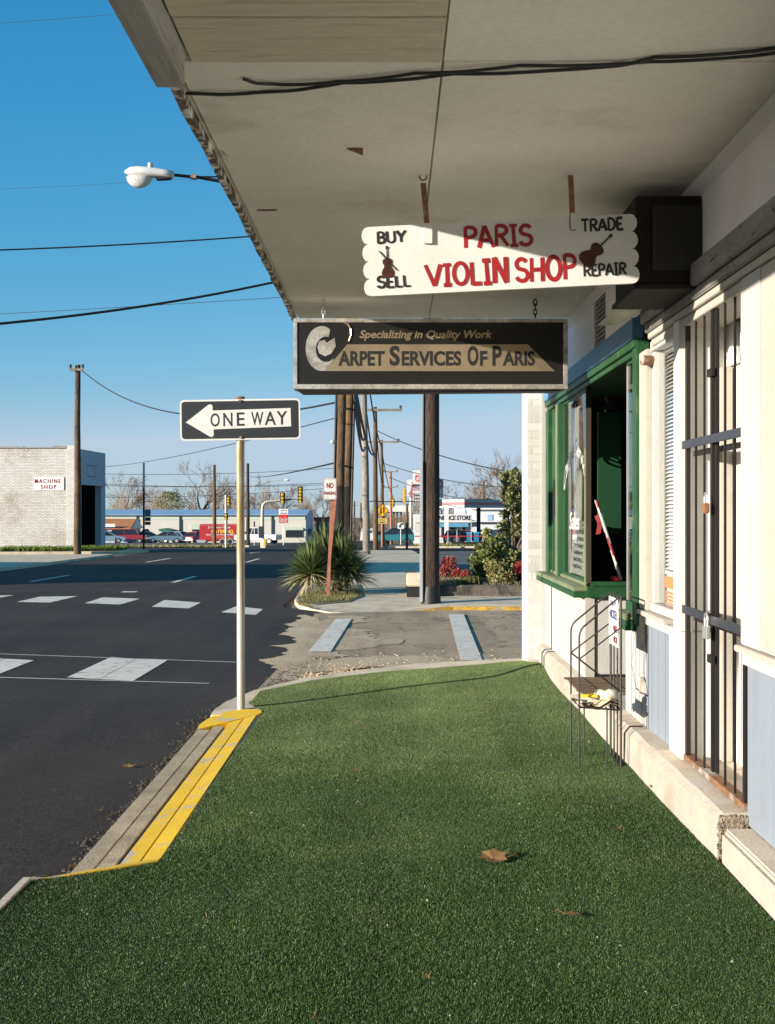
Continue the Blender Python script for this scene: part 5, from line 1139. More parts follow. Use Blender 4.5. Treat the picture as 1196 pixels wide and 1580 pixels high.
# ------------------------------------------------------------------ machine shop
ms = thing('machine_shop', 'whitewashed brick building with a red lettered sign and dark doorway on its right side', 'brick building', (-20, 55, RZ(55)))
g0 = RZ(55) - .1; T1 = EYE + (VY-692)/F*55; T2 = EYE + (VY-688)/F*55
def mpart(name, mat, fn, parent=None, bevel=0):
    mb = MB(); fn(mb); return mb.build(name, mat, parent or ms, bevel=bevel)
mpart('front_wall', painted_brick('machine_shop_brick', (.64,.615,.575), (.34,.24,.17), (.50,.72), .21, .07, (.26,.24,.215), .7, .8, .012, .7), lambda mb: mb.box(-34, -14.95, 55.0, 55.3, g0, T1))
mpart('corner_pier', m_brick2, lambda mb: mb.box(-14.948, -14.45, 54.94, 55.45, g0, T2+.02), bevel=.02)
def f(mb):                                     # slightly splayed side with a large opening
    a, b_ = Vector((-14.45, 55.45)), Vector((-14.28, 59.6)); 
    def seg(s0, s1, z0, z1):
        p, q = a.lerp(b_, s0), a.lerp(b_, s1); mb.prism([(p.x, p.y, z0), (q.x, q.y, z0), (q.x, q.y, z1), (p.x, p.y, z1)], (-.3, .01, 0))
    seg(.0, 1.0, EYE + (VY-745)/F*57.5, T2-.12); seg(.82, 1.0, g0, EYE + (VY-745.2)/F*57.5); seg(0, .04, g0, EYE + (VY-745.2)/F*57.5)
mpart('side_wall', m_shadebrick, f)
mpart('lintel', m_shadebrick, lambda mb: mb.prism([(-14.44,55.5,EYE+(VY-749)/F*57),(-14.26,59.4,EYE+(VY-749)/F*57),(-14.26,59.4,EYE+(VY-743)/F*57),(-14.44,55.5,EYE+(VY-743)/F*57)], (.05,0,0)))
mpart('recess', m_dark, lambda mb: (mb.box(-20, -19.8, 55.4, 59.6, g0, T1-.2), mb.box(-19.8, -14.6, 59.7, 59.9, g0, T1-.2), mb.box(-19.8, -14.7, 55.5, 59.7, T1-.5, T1-.3)))
mpart('roof', m_bark, lambda mb: mb.box(-34, -14.8, 55.35, 59.65, T1-.45, T1-.3))
mpart('back_wall', m_shadebrick, lambda mb: (mb.box(-34, -33.7, 55.35, 60.2, g0, T1-.1), mb.box(-33.69, -14.6, 59.92, 60.2, g0, T1-.3)))
def f(mb):
    r = random.Random(1); x = -34
    while x < -14.96: w_ = r.uniform(.3, 1.4); mb.box(x, min(x+w_, -14.955), 54.93, 55.32, T1+.001, T1 + r.choice([.06,.09,.12])); x += w_ + .01
mpart('coping', m_beam, f)
ss = mpart('sign_panel', m_wall, lambda mb: mb.box(-16.43, -15.08, 54.955, 54.998, EYE+(VY-756)/F*55, EYE+(VY-736)/F*55))
os3 = Vector((0, 54.95, 0)); mb = MB(); k = 55/F
for s, xa, xb, ya, yb in (('MACHINE', 54, 94, 739, 745.5), ('SHOP', 63.5, 87, 748, 754.5)): text_on(mb, s, os3, U, V, (xa-VX)*k, EYE+(VY-yb)*k, (xb-xa)*k, (yb-ya)*k, .012, 0, .01, None, 1.35)
mb.build('lettering', m_signred, ms)
mpart('window_outline', m_black, lambda mb: [mb.prism([(x0-.005, y0, z0), (x1-.005, y1, z0), (x1-.005, y1, z1), (x0-.005, y0, z1)], (.012,0,0)) for x0, y0, x1, y1, z0, z1 in ((-14.41,56.5,-14.355,57.8,3.62,3.65),(-14.41,56.5,-14.355,57.8,3.12,3.15),(-14.41,56.5,-14.408,56.54,3.15,3.62),(-14.357,57.76,-14.355,57.8,3.15,3.62))])

# ------------------------------------------------------------------ long white metal building and neighbours
def gz(D): return RZ(D)
DB = 175; kb = DB/F; wx = lambda px: (px-VX)*kb; wz = lambda py: EYE + (VY-py)*kb
wb = thing('metal_building', 'long white metal building with a blue ribbed roof behind the car lot', 'metal building', (wx(320), DB, gz(DB)))
def bpart(root, name, mat, fn, parent=None):
    mb = MB(); fn(mb); return mb.build(name, mat, parent or root)
bpart(wb, 'wall', m_metalw, lambda mb: mb.box(wx(-260), wx(472), DB, DB+14, gz(DB)-.5, wz(794)))
bpart(wb, 'roof', m_roofb, lambda mb: (mb.prism([(wx(-262), DB-.6, wz(795)), (wx(-262), DB-.6, wz(794.2)), (wx(-262), DB+7, wz(786)), (wx(-262), DB+14.6, wz(794.2))], (wx(474)-wx(-262), 0, 0)), [mb.box(wx(x), wx(x)+.09, DB-.55, DB-.5, wz(794.9), wz(794.0)) for x in range(-250, 474, 4)]))
bpart(wb, 'gable_end', M('white_wall_blue_shade', (.50,.56,.62), .6, .05), lambda mb: mb.prism([(wx(472.1), DB+.1, gz(DB)-.5), (wx(472.1), DB+13.9, gz(DB)-.5), (wx(472.1), DB+13.9, wz(794.5)), (wx(472.1), DB+7, wz(787)), (wx(472.1), DB+.1, wz(794.5))], (.1,0,0)))  # white wall's end face, its shade put into the bluer colour
bpart(wb, 'eave_band', M('pale_green_band', (.46,.52,.44), .6, .05), lambda mb: mb.box(wx(-259), wx(471), DB-.06, DB-.01, wz(802), wz(797.5)))
for px in (212, 278, 420): bpart(wb, 'downpipe', m_bluesteel, lambda mb: mb.box(wx(px-1.1), wx(px+1.1), DB-.2, DB-.07, gz(DB), wz(795.2)))
fr = None
for xa, xb, ya, yb in ((440.5,467.5,818,829.5),(296,308,817,824)):
    fr = bpart(wb, 'window', m_silver, lambda mb: mb.box(wx(xa), wx(xb), DB-.1, DB-.02, wz(yb), wz(ya))); mb = MB(); n = 5 if xb-xa > 20 else 2
    for i in range(n): s = (xb-xa-1)/n; mb.box(wx(xa+.6+i*s), wx(xa+.3+(i+1)*s), DB-.14, DB-.105, wz(yb-.6), wz(ya+.6))
    mb.build('pane', m_cglass, fr)
bpart(wb, 'window_hood', M('pale_green_hood', (.40,.46,.36), .7), lambda mb: (mb.prism([(wx(440), DB-.02, wz(817.8)), (wx(440), DB-.4, wz(817.8)), (wx(440), DB-.02, wz(813.5))], (wx(468)-wx(440),0,0)), mb.prism([(wx(295), DB-.02, wz(816.8)), (wx(295), DB-.4, wz(816.8)), (wx(295), DB-.02, wz(808))], (wx(309)-wx(295),0,0))))
bpart(wb, 'end_window', m_cglass, lambda mb: mb.box(wx(472.1)+.12, wx(472.1)+.16, DB+2, DB+10, wz(828), wz(817)))
bpart(wb, 'entrance_canopy', M('dark_green_awning', (.02,.12,.08), .6), lambda mb: mb.prism([(wx(249), DB-.1, wz(816)), (wx(260), DB-.1, wz(814.5)), (wx(276), DB-.1, wz(822)), (wx(276), DB-.1, wz(823.5)), (wx(251), DB-.1, wz(819.5))], (0,-2.2,0)))
bpart(wb, 'doorway', m_black, lambda mb: mb.box(wx(252), wx(260), DB-.06, DB-.011, gz(DB), wz(819.6)))
DO = 160; ko = DO/F; ox = lambda px: (px-VX)*ko; oz = lambda py: EYE + (VY-py)*ko
ob = thing('sales_office', 'small sales office with a wide orange shingle roof behind the machine shop edge', 'office', (ox(170), DO, gz(DO)))
bpart(ob, 'wall', M('blue_grey_siding', (.34,.40,.48), .7), lambda mb: mb.box(ox(120), ox(198), DO+.5, DO+5, gz(DO)-.3, oz(815)))
bpart(ob, 'roof', m_orange, lambda mb: mb.prism([(ox(112), DO-.8, oz(816)), (ox(112), DO-.8, oz(815)), (ox(112), DO+3, oz(800.5)), (ox(112), DO+7, oz(815))], (ox(203.5)-ox(112), 0, 0)))
bpart(ob, 'gable', m_signw, lambda mb: mb.prism([(ox(203.6), DO-.7, oz(816)), (ox(203.6), DO+3, oz(801)), (ox(203.6), DO+6.8, oz(816))], (.12,0,0)))
bpart(ob, 'roof_sign', m_signw, lambda mb: mb.box(ox(150), ox(181), DO-1.2, DO-1.0, oz(813), oz(808)))
dk = thing('dark_shed', 'small dark shed with a red-trimmed gable between parked cars', 'shed', (ox(214), DO+4, gz(DO)))
bpart(dk, 'wall', m_black, lambda mb: mb.box(ox(209.5), ox(218.5), DO+3, DO+6, gz(DO)-.3, oz(824))); bpart(dk, 'roof', m_darkwood, lambda mb: mb.prism([(ox(208.5), DO+2.8, oz(824.2)), (ox(219.5), DO+2.8, oz(824.2)), (ox(214), DO+2.8, oz(817))], (0,3.4,0)))
tg = thing('pennant_string', 'string of small pink and blue pennants along the car lot edge', 'pennants', (ox(195), 148, gz(148)+.5)); r = random.Random(3)
for m, c_ in ((plain('pink_pennant', (.6,.08,.22)), 0), (plain('blue_pennant', (.12,.35,.5)), 1), (plain('white_pennant', (.75,.75,.75)), 2)):
    mb = MB()
    for i in range(34):
        if i % 3 != c_: continue
        x = (170 + i*1.3 - VX)*148/F; z = EYE+(VY-832.5)*148/F + .12*math.sin(i*.6); mb.prism([(x-.09,148,z),(x+.09,148,z),(x,148,z-.3)], (0,.01,0))
        x = (166 + i*1.1 - VX)*158/F; z = EYE+(VY-817)*158/F; mb.prism([(x-.09,158,z),(x+.09,158,z),(x,158,z-.3)], (0,.01,0))
    mb.build('pennants', m, tg)
mb = MB(); mb.tube([((168-VX)*148/F,148,EYE+(VY-832.2)*148/F), ((216-VX)*148/F,148,EYE+(VY-832.2)*148/F)], .012, 4); mb.build('string', m_black, tg)

# ------------------------------------------------------------------ vehicles
def car(label, px, D, rz, length, col, kind='sedan', name='parked_car', group='cars parked in the far lots', mat=None):
    b = GP(px, D) + Vector((0,0,.01)); t = thing(name, label, 'car' if kind != 'van' else 'minivan', b, group, rz)
    m = mat or M(name + '_paint', col, .3, .04, 3, .02, 40, 0, spec=.7)
    L2 = length/2
    if kind == 'sedan': prof = [(-L2,.32),(-L2+.04,.78),(-L2+.6,.9),(-L2+.95,.93),(L2-1.15,.9),(L2-.12,.74),(L2,.5),(L2-.05,.3)]; cab = [(-L2+.62,.92),(-L2+1.25,1.36),(-L2+1.7,1.42),(L2-2.15,1.40),(L2-1.25,.92)]; W_ = .86
    elif kind == 'van': prof = [(-L2,.35),(-L2+.02,1.0),(-L2+.2,1.06),(L2-.95,1.02),(L2-.12,.85),(L2,.55),(L2-.05,.32)]; cab = [(-L2+.08,1.05),(-L2+.38,1.68),(-L2+.8,1.74),(L2-1.9,1.72),(L2-.85,1.04)]; W_ = .92
    else: prof = [(-L2,.45),(-L2,1.02),(-.35,1.05),(L2-1.2,1.05),(L2-.1,.95),(L2,.6),(L2-.05,.4)]; cab = [(-.4 if kind == 'pickup' else -L2+.1,1.05),(-.3 if kind == 'pickup' else -L2+.3,1.70),(.9,1.72),(1.35,1.06)]; W_ = .93
    mb = MB(); mb.prism([(x, -W_, z) for x, z in prof], (0, 2*W_, 0)); mb.build('body', m, t, local=True, bevel=.07)
    cx = sum(p[0] for p in cab)/len(cab); mb = MB(); n = len(cab); zb, zt = cab[0][1], max(p[1] for p in cab)
    def sec(y_): return [(x, y_*(1 - .2*(z-zb)/(zt-zb)), z) for x, z in cab]
    mb.add(sec(-W_+.06) + sec(W_-.06), [tuple(range(n)), tuple(range(n, 2*n))[::-1]] + [(i, n+i, n+(i+1) % n, (i+1) % n) for i in range(n)]); mb.build('window', m_cglass, t, local=True, bevel=.03)
    mb = MB(); rp = cab[1:-1]; yt = (W_-.06)*.8
    mb.prism([(rp[0][0]-.02, -yt, zt+.0), (rp[-1][0]+.02, -yt, zt), (rp[-1][0]+.02, yt, zt), (rp[0][0]-.02, yt, zt)], (0,0,.05))
    for s in (-1, 1):
        for (p, q) in ((cab[0], cab[1]), (cab[-2], cab[-1]), (((cab[0][0]+cab[-1][0])/2, zb), ((cab[1][0]+cab[-2][0])/2, zt))):
            ya, yb = (W_-.055)*(1-.2*(p[1]-zb)/(zt-zb)), (W_-.055)*(1-.2*(q[1]-zb)/(zt-zb))
            mb.tube([(p[0], s*ya, p[1]), (q[0], s*yb, q[1])], .04, 5)
    mb.build('roof', m, t, local=True)
    for x in (-L2+.85, L2-.9):
        for s in (-1, 1):
            mb = MB(); mb.cyl((x, s*(W_-.08), .32), (0,1,0), .325, .22, 18); wh = mb.build('wheel', m_tyre, t, local=True); mb = MB(); mb.cyl((x, s*(W_+.035), .32), (0,1,0), .19, .02, 12); mb.build('rim', m_silver, wh, local=True)
    for s in (-1, 1):
        mb = MB(); mb.box(L2-.12, L2-.0, s*.6-.16, s*.6+.16, .58, .70); mb.build('headlight', m_signw, t, local=True); mb = MB(); mb.box(-L2-.01, -L2+.05, s*.62-.14, s*.62+.14, .62, .78); mb.build('tail_light', m_red, t, local=True)
    return t
car('slate blue sedan parked side-on before the white metal building', 256, 150, math.pi, 4.7, (.10,.16,.22))
car('pale blue car half hidden behind the slate blue sedan', 274, 158, 2.6, 4.4, (.3,.4,.48))
car('dark small car behind the front of the slate blue sedan', 234, 160, .3, 4.2, (.03,.04,.05))
car('silver blue car cut off by the machine shop edge', 165, 146, .2, 4.6, (.22,.32,.42))
car('dark red utility vehicle among the pennants', 199, 152, .1, 4.6, (.28,.03,.04), 'suv')
car('black car beneath the small dark shed', 217, 154, .1, 4.4, (.02,.03,.03))
car('bright blue small car between the sedan and the pink red car', 288, 162, .2, 3.9, (.02,.16,.36))
car('pinkish red car at the tail of the catering trailer', 302, 156, 1.2, 4.4, (.45,.03,.07))
car('white pickup truck standing right of the sign post with its bed open', 398, 130, 2.9, 4.9, (.62,.64,.66), 'pickup', 'pickup_truck', 'cars parked in the far lots')
car('teal minivan waiting on the cross street behind the diamond sign', 609, 128, math.pi, 4.3, (.03,.16,.19), 'van', 'minivan')
car('dark car nosing out left of the teal minivan', 584, 150, 1.9, 4.3, (.05,.09,.10), 'sedan')
car('dark grey car parked under the canopy beside a column', 701, 122, 1.4, 4.4, (.05,.055,.06))
car('dark red car parked beyond the blue bins', 722, 124, .3, 4.3, (.25,.02,.03))
# catering trailer
bt = GP(338, 140); tr_ = thing('catering_trailer', 'red catering trailer with white and yellow lettering and twin axle wheels', 'trailer', bt); kt = 140/F
tx = lambda px: (px-VX)*kt; tz = lambda py: EYE + (VY-py)*kt
mb = MB(); mb.box(tx(307.5), tx(372), 140, 142.2, tz(835.5), tz(808.6)); mb.build('body', m_red, tr_, bevel=.12)
mb = MB(); mb.box(tx(309), tx(372), 139.97, 140.0, tz(810.5), tz(809.4)); mb.build('roof_trim', plain('pale_red', (.5,.12,.12)), tr_)
mb = MB(); mb.box(tx(304), tx(318), 139.9, 142.3, tz(836.5), tz(833)); mb.build('bumper', m_silver, tr_)
for px in (343.5, 355.5):
    mb = MB(); mb.cyl((tx(px), 140.0, tz(835.5)), (0,1,0), 4.6*kt, .3, 20); wh = mb.build('wheel', m_tyre, tr_); mb = MB(); mb.tube([(tx(px)+4.2*kt*math.cos(a), 139.84, tz(835.5)+4.2*kt*math.sin(a)) for a in [i*math.pi/10 for i in range(21)]], .035, 5); mb.build('whitewall', m_signw, wh)
ot = Vector((0, 139.96, 0))
for s, m, xa, xb, ya, yb, sh in (("J's Hickory House", m_signw, 321, 356, 812, 816, 0), ('CATERING', M('yellow_lettering', (.75,.52,.06), .6), 326, 360, 817.5, 822.5, 0), ('Real Hickory Smoked BBQ', m_signw, 318, 362.5, 823.5, 826.8, .25), ('We Cater Any Event', plain('orange_lettering', (.75,.3,.15)), 325, 355, 827.8, 829.8, 0)):
    mb = MB(); text_on(mb, s, ot, U, V, (xa-VX)*kt, EYE+(VY-yb)*kt, (xb-xa)*kt, (yb-ya)*kt, .02, sh, .01); mb.build('lettering', m, tr_)

# ------------------------------------------------------------------ traffic signals, cabinet, far signs
def signal_head(name, c, w_, h_, m_back, m_hood, lamps, parent):
    mb = MB(); mb.box(c.x-w_/2, c.x+w_/2, c.y-.06, c.y+.14, c.z-h_/2, c.z+h_/2); h = mb.build(name, m_back, parent, bevel=.03)
    mb = MB()
    for i in range(lamps):
        z = c.z + h_*(.5-(i+.5)/lamps); rr = min(w_*.34, h_/lamps*.4); mb.tube([(c.x, c.y-.07, z), (c.x, c.y-.3, z-.03)], rr, 12)
    mb.build('visor', m_hood, h)
D = 82; b = GP(405, D); t = thing('traffic_signal_mast', 'steel mast arm with two black-backed yellow signal heads over the far crossing', 'traffic signal', b); k = D/F
z0 = EYE + (VY-774)*k
mb = MB(); mb.tube([b, (b.x, D, z0-.4)] + [(b.x + .4*(1-math.cos(a)), D, z0-.4+.4*math.sin(a)) for a in (.5,1.0,1.5)] + [((464-VX)*k, D, EYE+(VY-769)*k)], [.14,.11,.1,.1,.09,.06], 10); mb.build('mast', m_galv, t, smooth=1)
signal_head('signal_head', P(436, 768, D-.2), 7.6*k, 16.5*k, m_black, m_sigy, 3, t); signal_head('signal_head', P(463.5, 763, D-.2), 7.4*k, 25*k, m_black, m_sigy, 5, t)
D = 84; b = GP(349, D); t = thing('traffic_signal_pole', 'grey pole carrying two yellow signal heads above the catering trailer', 'traffic signal', b); k = D/F
mb = MB(); mb.tube([b, (b.x, D, EYE+(VY-764)*k)], .1, 10); mb.build('pole', m_galv, t, smooth=1)
signal_head('signal_head', P(353, 773, D-.25), 6*k, 13*k, m_black, m_sigy, 3, t); signal_head('signal_head', P(349, 797, D-.25), 5.5*k, 10.5*k, m_black, m_sigy, 2, t)
D = 70; k = D/F; b = GP(577, D); t = thing('hanging_signal', 'yellow traffic signal hanging on a span wire in front of the white gas canopy', 'traffic signal', P(606, 777, D))
signal_head('signal_head', P(606, 776, D), 6.2*k, 13.6*k, m_black, m_sigy, 3, t)
mb = MB(); mb.tube([P(606, 769, D), P(606, 764, D)], .03, 6); mb.build('hanger', m_black, t)
t = thing('hanging_signal', 'all-yellow signal head seen from its side right of the hanging signal', 'traffic signal', P(624.5, 764.5, D))
signal_head('signal_head', P(624.3, 764.5, D), 5.2*k, 22*k, m_sigy, m_sigy, 4, t)
mb = MB(); mb.tube([P(624.5, 753, D), P(624.5, 750, D)], .03, 6); mb.build('hanger', m_black, t)
b = GP(628, 68); mb = MB(); mb.tube([b, P(628, 777, 68)], .07, 8); tag(mb.build('signal_post', m_pole2), 'thin brown post right below the all-yellow signal', 'post')
wire('span wire carrying the hanging signals', P(570, 773.5, D), P(640, 773.5, D), .02, .03)
t = thing('signal_cabinet', 'grey signal control cabinet at the foot of the mast arm', 'cabinet', GP(404, 81))
k = 81/F; mb = MB(); b = GP(402.5, 80.6); mb.box(b.x-.13, b.x+.13, 80.4, 80.7, EYE+(VY-830)*k, EYE+(VY-812)*k); mb.build('case', m_bluesteel, t, bevel=.01); mb = MB(); mb.box(b.x+.1, b.x+.32, 80.3, 80.6, b.z, EYE+(VY-831)*k); mb.build('base', m_signw, t); mb = MB(); mb.box(b.x+.24, b.x+.38, 80.2, 80.29, b.z+.1, EYE+(VY-831)*k); mb.build('post', m_sigy, t)
D = 110; k = D/F; b = GP(437.5, D); t = thing('roadside_sign', 'red drink sign with white script under a pale lettered panel on a thin pole', 'sign', b)
mb = MB(); mb.tube([b, (b.x, D, EYE+(VY-786)*k)], .05, 6); mb.build('pole', m_galv, t)
mb = MB(); mb.box(b.x-7*k, b.x+7*k, D-.1, D+.1, EYE+(VY-807)*k, EYE+(VY-794)*k); mb.build('panel', plain('drink_red', (.55,.02,.03)), t)
mb = MB(); mb.box(b.x-7*k, b.x+7*k, D-.1, D+.1, EYE+(VY-793.8)*k, EYE+(VY-785.5)*k); mb.build('panel', m_wall, t)
mb = MB(); text_on(mb, 'Coca-Cola', (b.x, D-.11, EYE+(VY-803.5)*k), U, V, -6*k, 0, 12*k, 5*k, .02, .35, .01); mb.tube([(b.x-6*k, D-.12, EYE+(VY-805.5)*k), (b.x, D-.12, EYE+(VY-805)*k), (b.x+6*k, D-.12, EYE+(VY-806)*k)], .03, 5); mb.build('lettering', m_signw, t)
mb = MB(); text_on(mb, 'AUTO', (b.x, D-.11, EYE+(VY-789)*k), U, V, -5*k, 0, 10*k, 2.4*k, .02, 0, .01); text_on(mb, 'SALES', (b.x, D-.11, EYE+(VY-793)*k), U, V, -5*k, 0, 10*k, 2.4*k, .02, 0, .01); mb.build('lettering', m_bluesteel, t)
D = 106; k = D/F; b = GP(392.5, D); t = thing('street_sign', 'small grey street sign on a slim post right of the white sign pole', 'sign', b); mb = MB(); mb.tube([b, (b.x, D, EYE+(VY-804)*k)], .03, 6); mb.build('post', m_galv, t); mb = MB(); mb.box(b.x-1*k, b.x+1.3*k, D-.05, D-.02, EYE+(VY-813)*k, EYE+(VY-804.5)*k); mb.build('panel', m_bluesteel, t)
D = 104.5; k = D/F; t = thing('lamp_head', 'pale street lamp head on a thin bent arm from the pole above the metal building', 'street lamp', P(443, 740, D)); mb = MB(); mb.tube([P(386, 752, D), P(415, 742.5, D), P(440, 740, D)], .035, 6); mb.build('arm', m_galv, t); mb = MB(); c = P(443, 740.5, D); mb.ell((c.x, c.y, c.z), 4.5*k, 2*k, 1.6*k); mb.build('housing', m_signw, t, smooth=1)
t = thing('lamp_head', 'round white lamp at the left side of the twin poles', 'street lamp', P(513, 682, DP-.6)); c = P(513, 682, DP-.6); mb = MB(); mb.ell((c.x, c.y, c.z), .045, .045, .04); mb.build('housing', m_signw, t, smooth=1); mb = MB(); mb.tube([c, P(520, 681, DP-.3)], .012, 6); mb.build('arm', m_galv, t)

# ------------------------------------------------------------------ gas station
DG = 125; kg = DG/F; gx_ = lambda px: (px-VX)*kg; gzz = lambda py: EYE + (VY-py)*kg
cn = thing('fuel_canopy', 'large grey and pink banded fuel canopy with one dark shaded face', 'fuel canopy', (gx_(735), DG+4, gz(DG)))
A0 = Vector((gx_(716.5), DG)); dl = Vector((-.62, .785)); dr2 = Vector((.785, .62)); Lc, Rc = A0 + dl*3.4*1.6, A0 + dr2*9.5
poly = [Lc, A0, Rc, Rc + dl*5.4]
mb = MB(); mb.prism([(p.x, p.y, gzz(783.5)) for p in poly], (0,0,gzz(770.5)-gzz(783.5))); mb.build('roof_slab', M('canopy_grey', (.45,.44,.42), .6, .05), cn)
mb = MB(); n1_ = Vector((-.785,-.62)); n2_ = Vector((.62,-.785))
for a_, b_, n_ in ((Lc, A0, n1_), (A0, Rc, n2_)):
    mb.prism([(a_.x+n_.x*.02, a_.y+n_.y*.02, gzz(778.8)), (b_.x+n_.x*.02, b_.y+n_.y*.02, gzz(778.8)), (b_.x+n_.x*.02, b_.y+n_.y*.02, gzz(774.8)), (a_.x+n_.x*.02, a_.y+n_.y*.02, gzz(774.8))], (n_.x*.04, n_.y*.04, 0))
mb.build('band', plain('pink_band', (.55,.16,.16)), cn)
for px, D in ((689, DG+2.2), (738.5, DG+4.5)):
    mb = MB(); x = (px-VX)*D/F; mb.box(x-.2, x+.2, D-.2, D+.2, gz(D)-.2, gzz(783.6)); mb.build('column', m_wall if px < 700 else m_iron, cn)
st_ = thing('corner_store', 'white corner store with a lettered fascia behind the fuel canopy', 'store', (5, 150, gz(150))); DS2 = 150; ks = DS2/F; sx = lambda px: (px-VX)*ks; sz = lambda py: EYE + (VY-py)*ks
bpart(st_, 'wall', m_metalw, lambda mb: mb.box(sx(640), sx(727), DS2, DS2+10, gz(DS2)-.5, sz(794)))
fs_ = bpart(st_, 'fascia', m_signw, lambda mb: mb.box(sx(640), sx(727.5), DS2-1.2, DS2-.05, sz(806), sz(793.5)))
mb = MB(); text_on(mb, 'CONVENIENCE STORE', (0, DS2-1.21, 0), U, V, sx(652), sz(802.5), sx(726)-sx(652), sz(795.3)-sz(802.5), .035, .12, .01); mb.build('lettering', m_black, st_)
bpart(st_, 'vent_housing', m_wall, lambda mb: mb.box(sx(704), sx(717.5), DS2+1, DS2+4, sz(794), sz(783)))
bpart(st_, 'awning_strip', M('blue_strip', (.10,.28,.42), .6), lambda mb: mb.box(sx(676), sx(722), DS2-1.0, DS2-.06, sz(813), sz(806.5)))
for xa, xb in ((681,690),(695,702),(714,718)): bpart(st_, 'window', m_cglass, lambda mb: mb.box(sx(xa), sx(xb), DS2-.1, DS2-.02, sz(829), sz(813.5)))
for xa in (704, 710): bpart(st_, 'door', m_silver, lambda mb: mb.box(sx(xa), sx(xa+3.4), DS2-.1, DS2-.02, gz(DS2), sz(813.5)))
wh_ = thing('white_house', 'pale building with small blue windows behind the right canopy column', 'building', (sx(760), 165, gz(165)))
bpart(wh_, 'wall', M('pale_siding', (.60,.61,.64), .7), lambda mb: mb.box(sx(728)*1.1, sx(800)*1.1, 165, 175, gz(165)-.5, EYE+(VY-786)*165/F)); bpart(wh_, 'window', m_roofb, lambda mb: mb.box((752-VX)*165/F, (760-VX)*165/F, 164.9, 164.99, EYE+(VY-803)*165/F, EYE+(VY-794)*165/F)); bpart(wh_, 'roof', m_wall, lambda mb: mb.box(sx(726)*1.1, sx(803)*1.1, 164.3, 175.5, EYE+(VY-786)*165/F, EYE+(VY-782)*165/F)); bpart(wh_, 'ledge', m_signw, lambda mb: mb.box(sx(728)*1.1, sx(800)*1.1, 164.2, 164.98, EYE+(VY-805.5)*165/F, EYE+(VY-804)*165/F))
for i, (px, D) in enumerate(((724, 112), (735.5, 110))):
    b = GP(px, D); k = D/F; t = thing('blue_bin', ['bright blue bin, left one of two behind the dark wall','bright blue bin, right one of two behind the dark wall'][i], 'bin', b, 'blue bins'); mb = MB(); mb.box(b.x-3.6*k, b.x+3.6*k, D-.3, D+.3, b.z, EYE+(VY-823)*k); mb.build('body', plain('bin_blue', (.015,.16,.30), .5), t, bevel=.03); mb = MB(); mb.box(b.x-3.9*k, b.x+3.9*k, D-.35, D+.35, EYE+(VY-823)*k, EYE+(VY-821)*k); mb.build('lid', plain('bin_lid', (.03,.3,.5)), t)
rl_ = thing('guard_rail', 'thin red guard rail on short posts along the gas station edge', 'rail', GP(700, 108)); k = 108/F
mb = MB(); mb.box((640-VX)*k, (760-VX)*k, 107.95, 108.05, EYE+(VY-828.2)*k, EYE+(VY-826.6)*k); mb.build('rail', m_red, rl_)
for px in (691, 705, 727, 745): b = GP(px, 108); mb = MB(); mb.box(b.x-.04, b.x+.04, 107.9, 107.95, b.z, EYE+(VY-(800 if px == 727 else 818))*k); mb.build('post', m_galv, rl_)
b = GP(735, 86); k = 86/F; mb = MB(); mb.box((697-VX)*k, (775-VX)*k, 85.8, 86.1, RZ(86)-.2, EYE+(VY-836)*k); tag(mb.build('low_wall', M('black_timber_wall', (.02,.019,.02), .9, .3, 3, .2), bevel=.02), 'low black retaining wall across the street from the grey lot', 'low wall')
# pylon signs
D = 118; k = D/F; X_ = lambda px: (px-VX)*k; Z_ = lambda py: EYE + (VY-py)*k
py_ = thing('price_sign', 'tall pylon with a red shield and white digits above rows of price panels', 'pylon sign', GP(648, D))
for px in (650, 672): mb = MB(); mb.box(X_(px)-.1, X_(px)+.1, D+.05, D+.25, gz(D), Z_(775)); mb.build('leg', m_black, py_)
mb = MB(); mb.box(X_(637), X_(667), D-.15, D+.15, Z_(747), Z_(725)); mb.build('panel', m_signw, py_)
mb = MB(); plane_prism(mb, (X_(647.5), D-.16, Z_(738)), U, V, [(x*k, y*k) for x, y in ((-7,4),(-6,5.2),(0,4.5),(6,5.2),(7,4),(6,-3),(3,-5.4),(-4,-5.4),(-7,-3))], .0, .02); mb.build('shield', plain('shield_red', (.55,.07,.06)), py_)
mb = MB(); text_on(mb, '66', (X_(647.5), D-.16, Z_(738)), U, V, -5*k, -3.4*k, 10*k, 7*k, .03, .15, .04); mb.build('lettering', m_signw, py_)
for ya, yb, m in ((747.5,750.5,m_bluesteel),(751,757,plain('pink_panel',(.42,.25,.33))),(757.5,760.5,m_signw)): mb = MB(); mb.box(X_(637), X_(667), D-.14, D+.14, Z_(yb), Z_(ya)); mb.build('panel', m, py_)
for y in (762, 767, 772):
    mb = MB(); mb.box(X_(637.5), X_(666), D-.14, D+.14, Z_(y+4), Z_(y)); pn = mb.build('panel', m_signw, py_); mb = MB(); [plane_prism(mb, (X_(637.5+a), D-.145, Z_(y+3.6)), U, V, [(0,0),(2.6*k,0),(2.4*k,2.8*k),(.4*k,3*k)], 0, .01) for a in (1, 4.4, 7.8, 11, 14)]; mb.build('digits', m_black, pn)
mb = MB(); r = random.Random(2); [mb.box(X_(637+i*1.5), X_(637.8+i*1.5), D-.1, D+.1, Z_(725), Z_(725 - r.uniform(.5,1.8))) for i in range(20)]; mb.build('ragged_top', m_bark, py_)
t = thing('round_sign', 'white pylon sign with a dull red curved emblem left of the price sign', 'pylon sign', GP(634, 130)); k = 130/F; X_ = lambda px: (px-VX)*k; Z_ = lambda py: EYE + (VY-py)*k
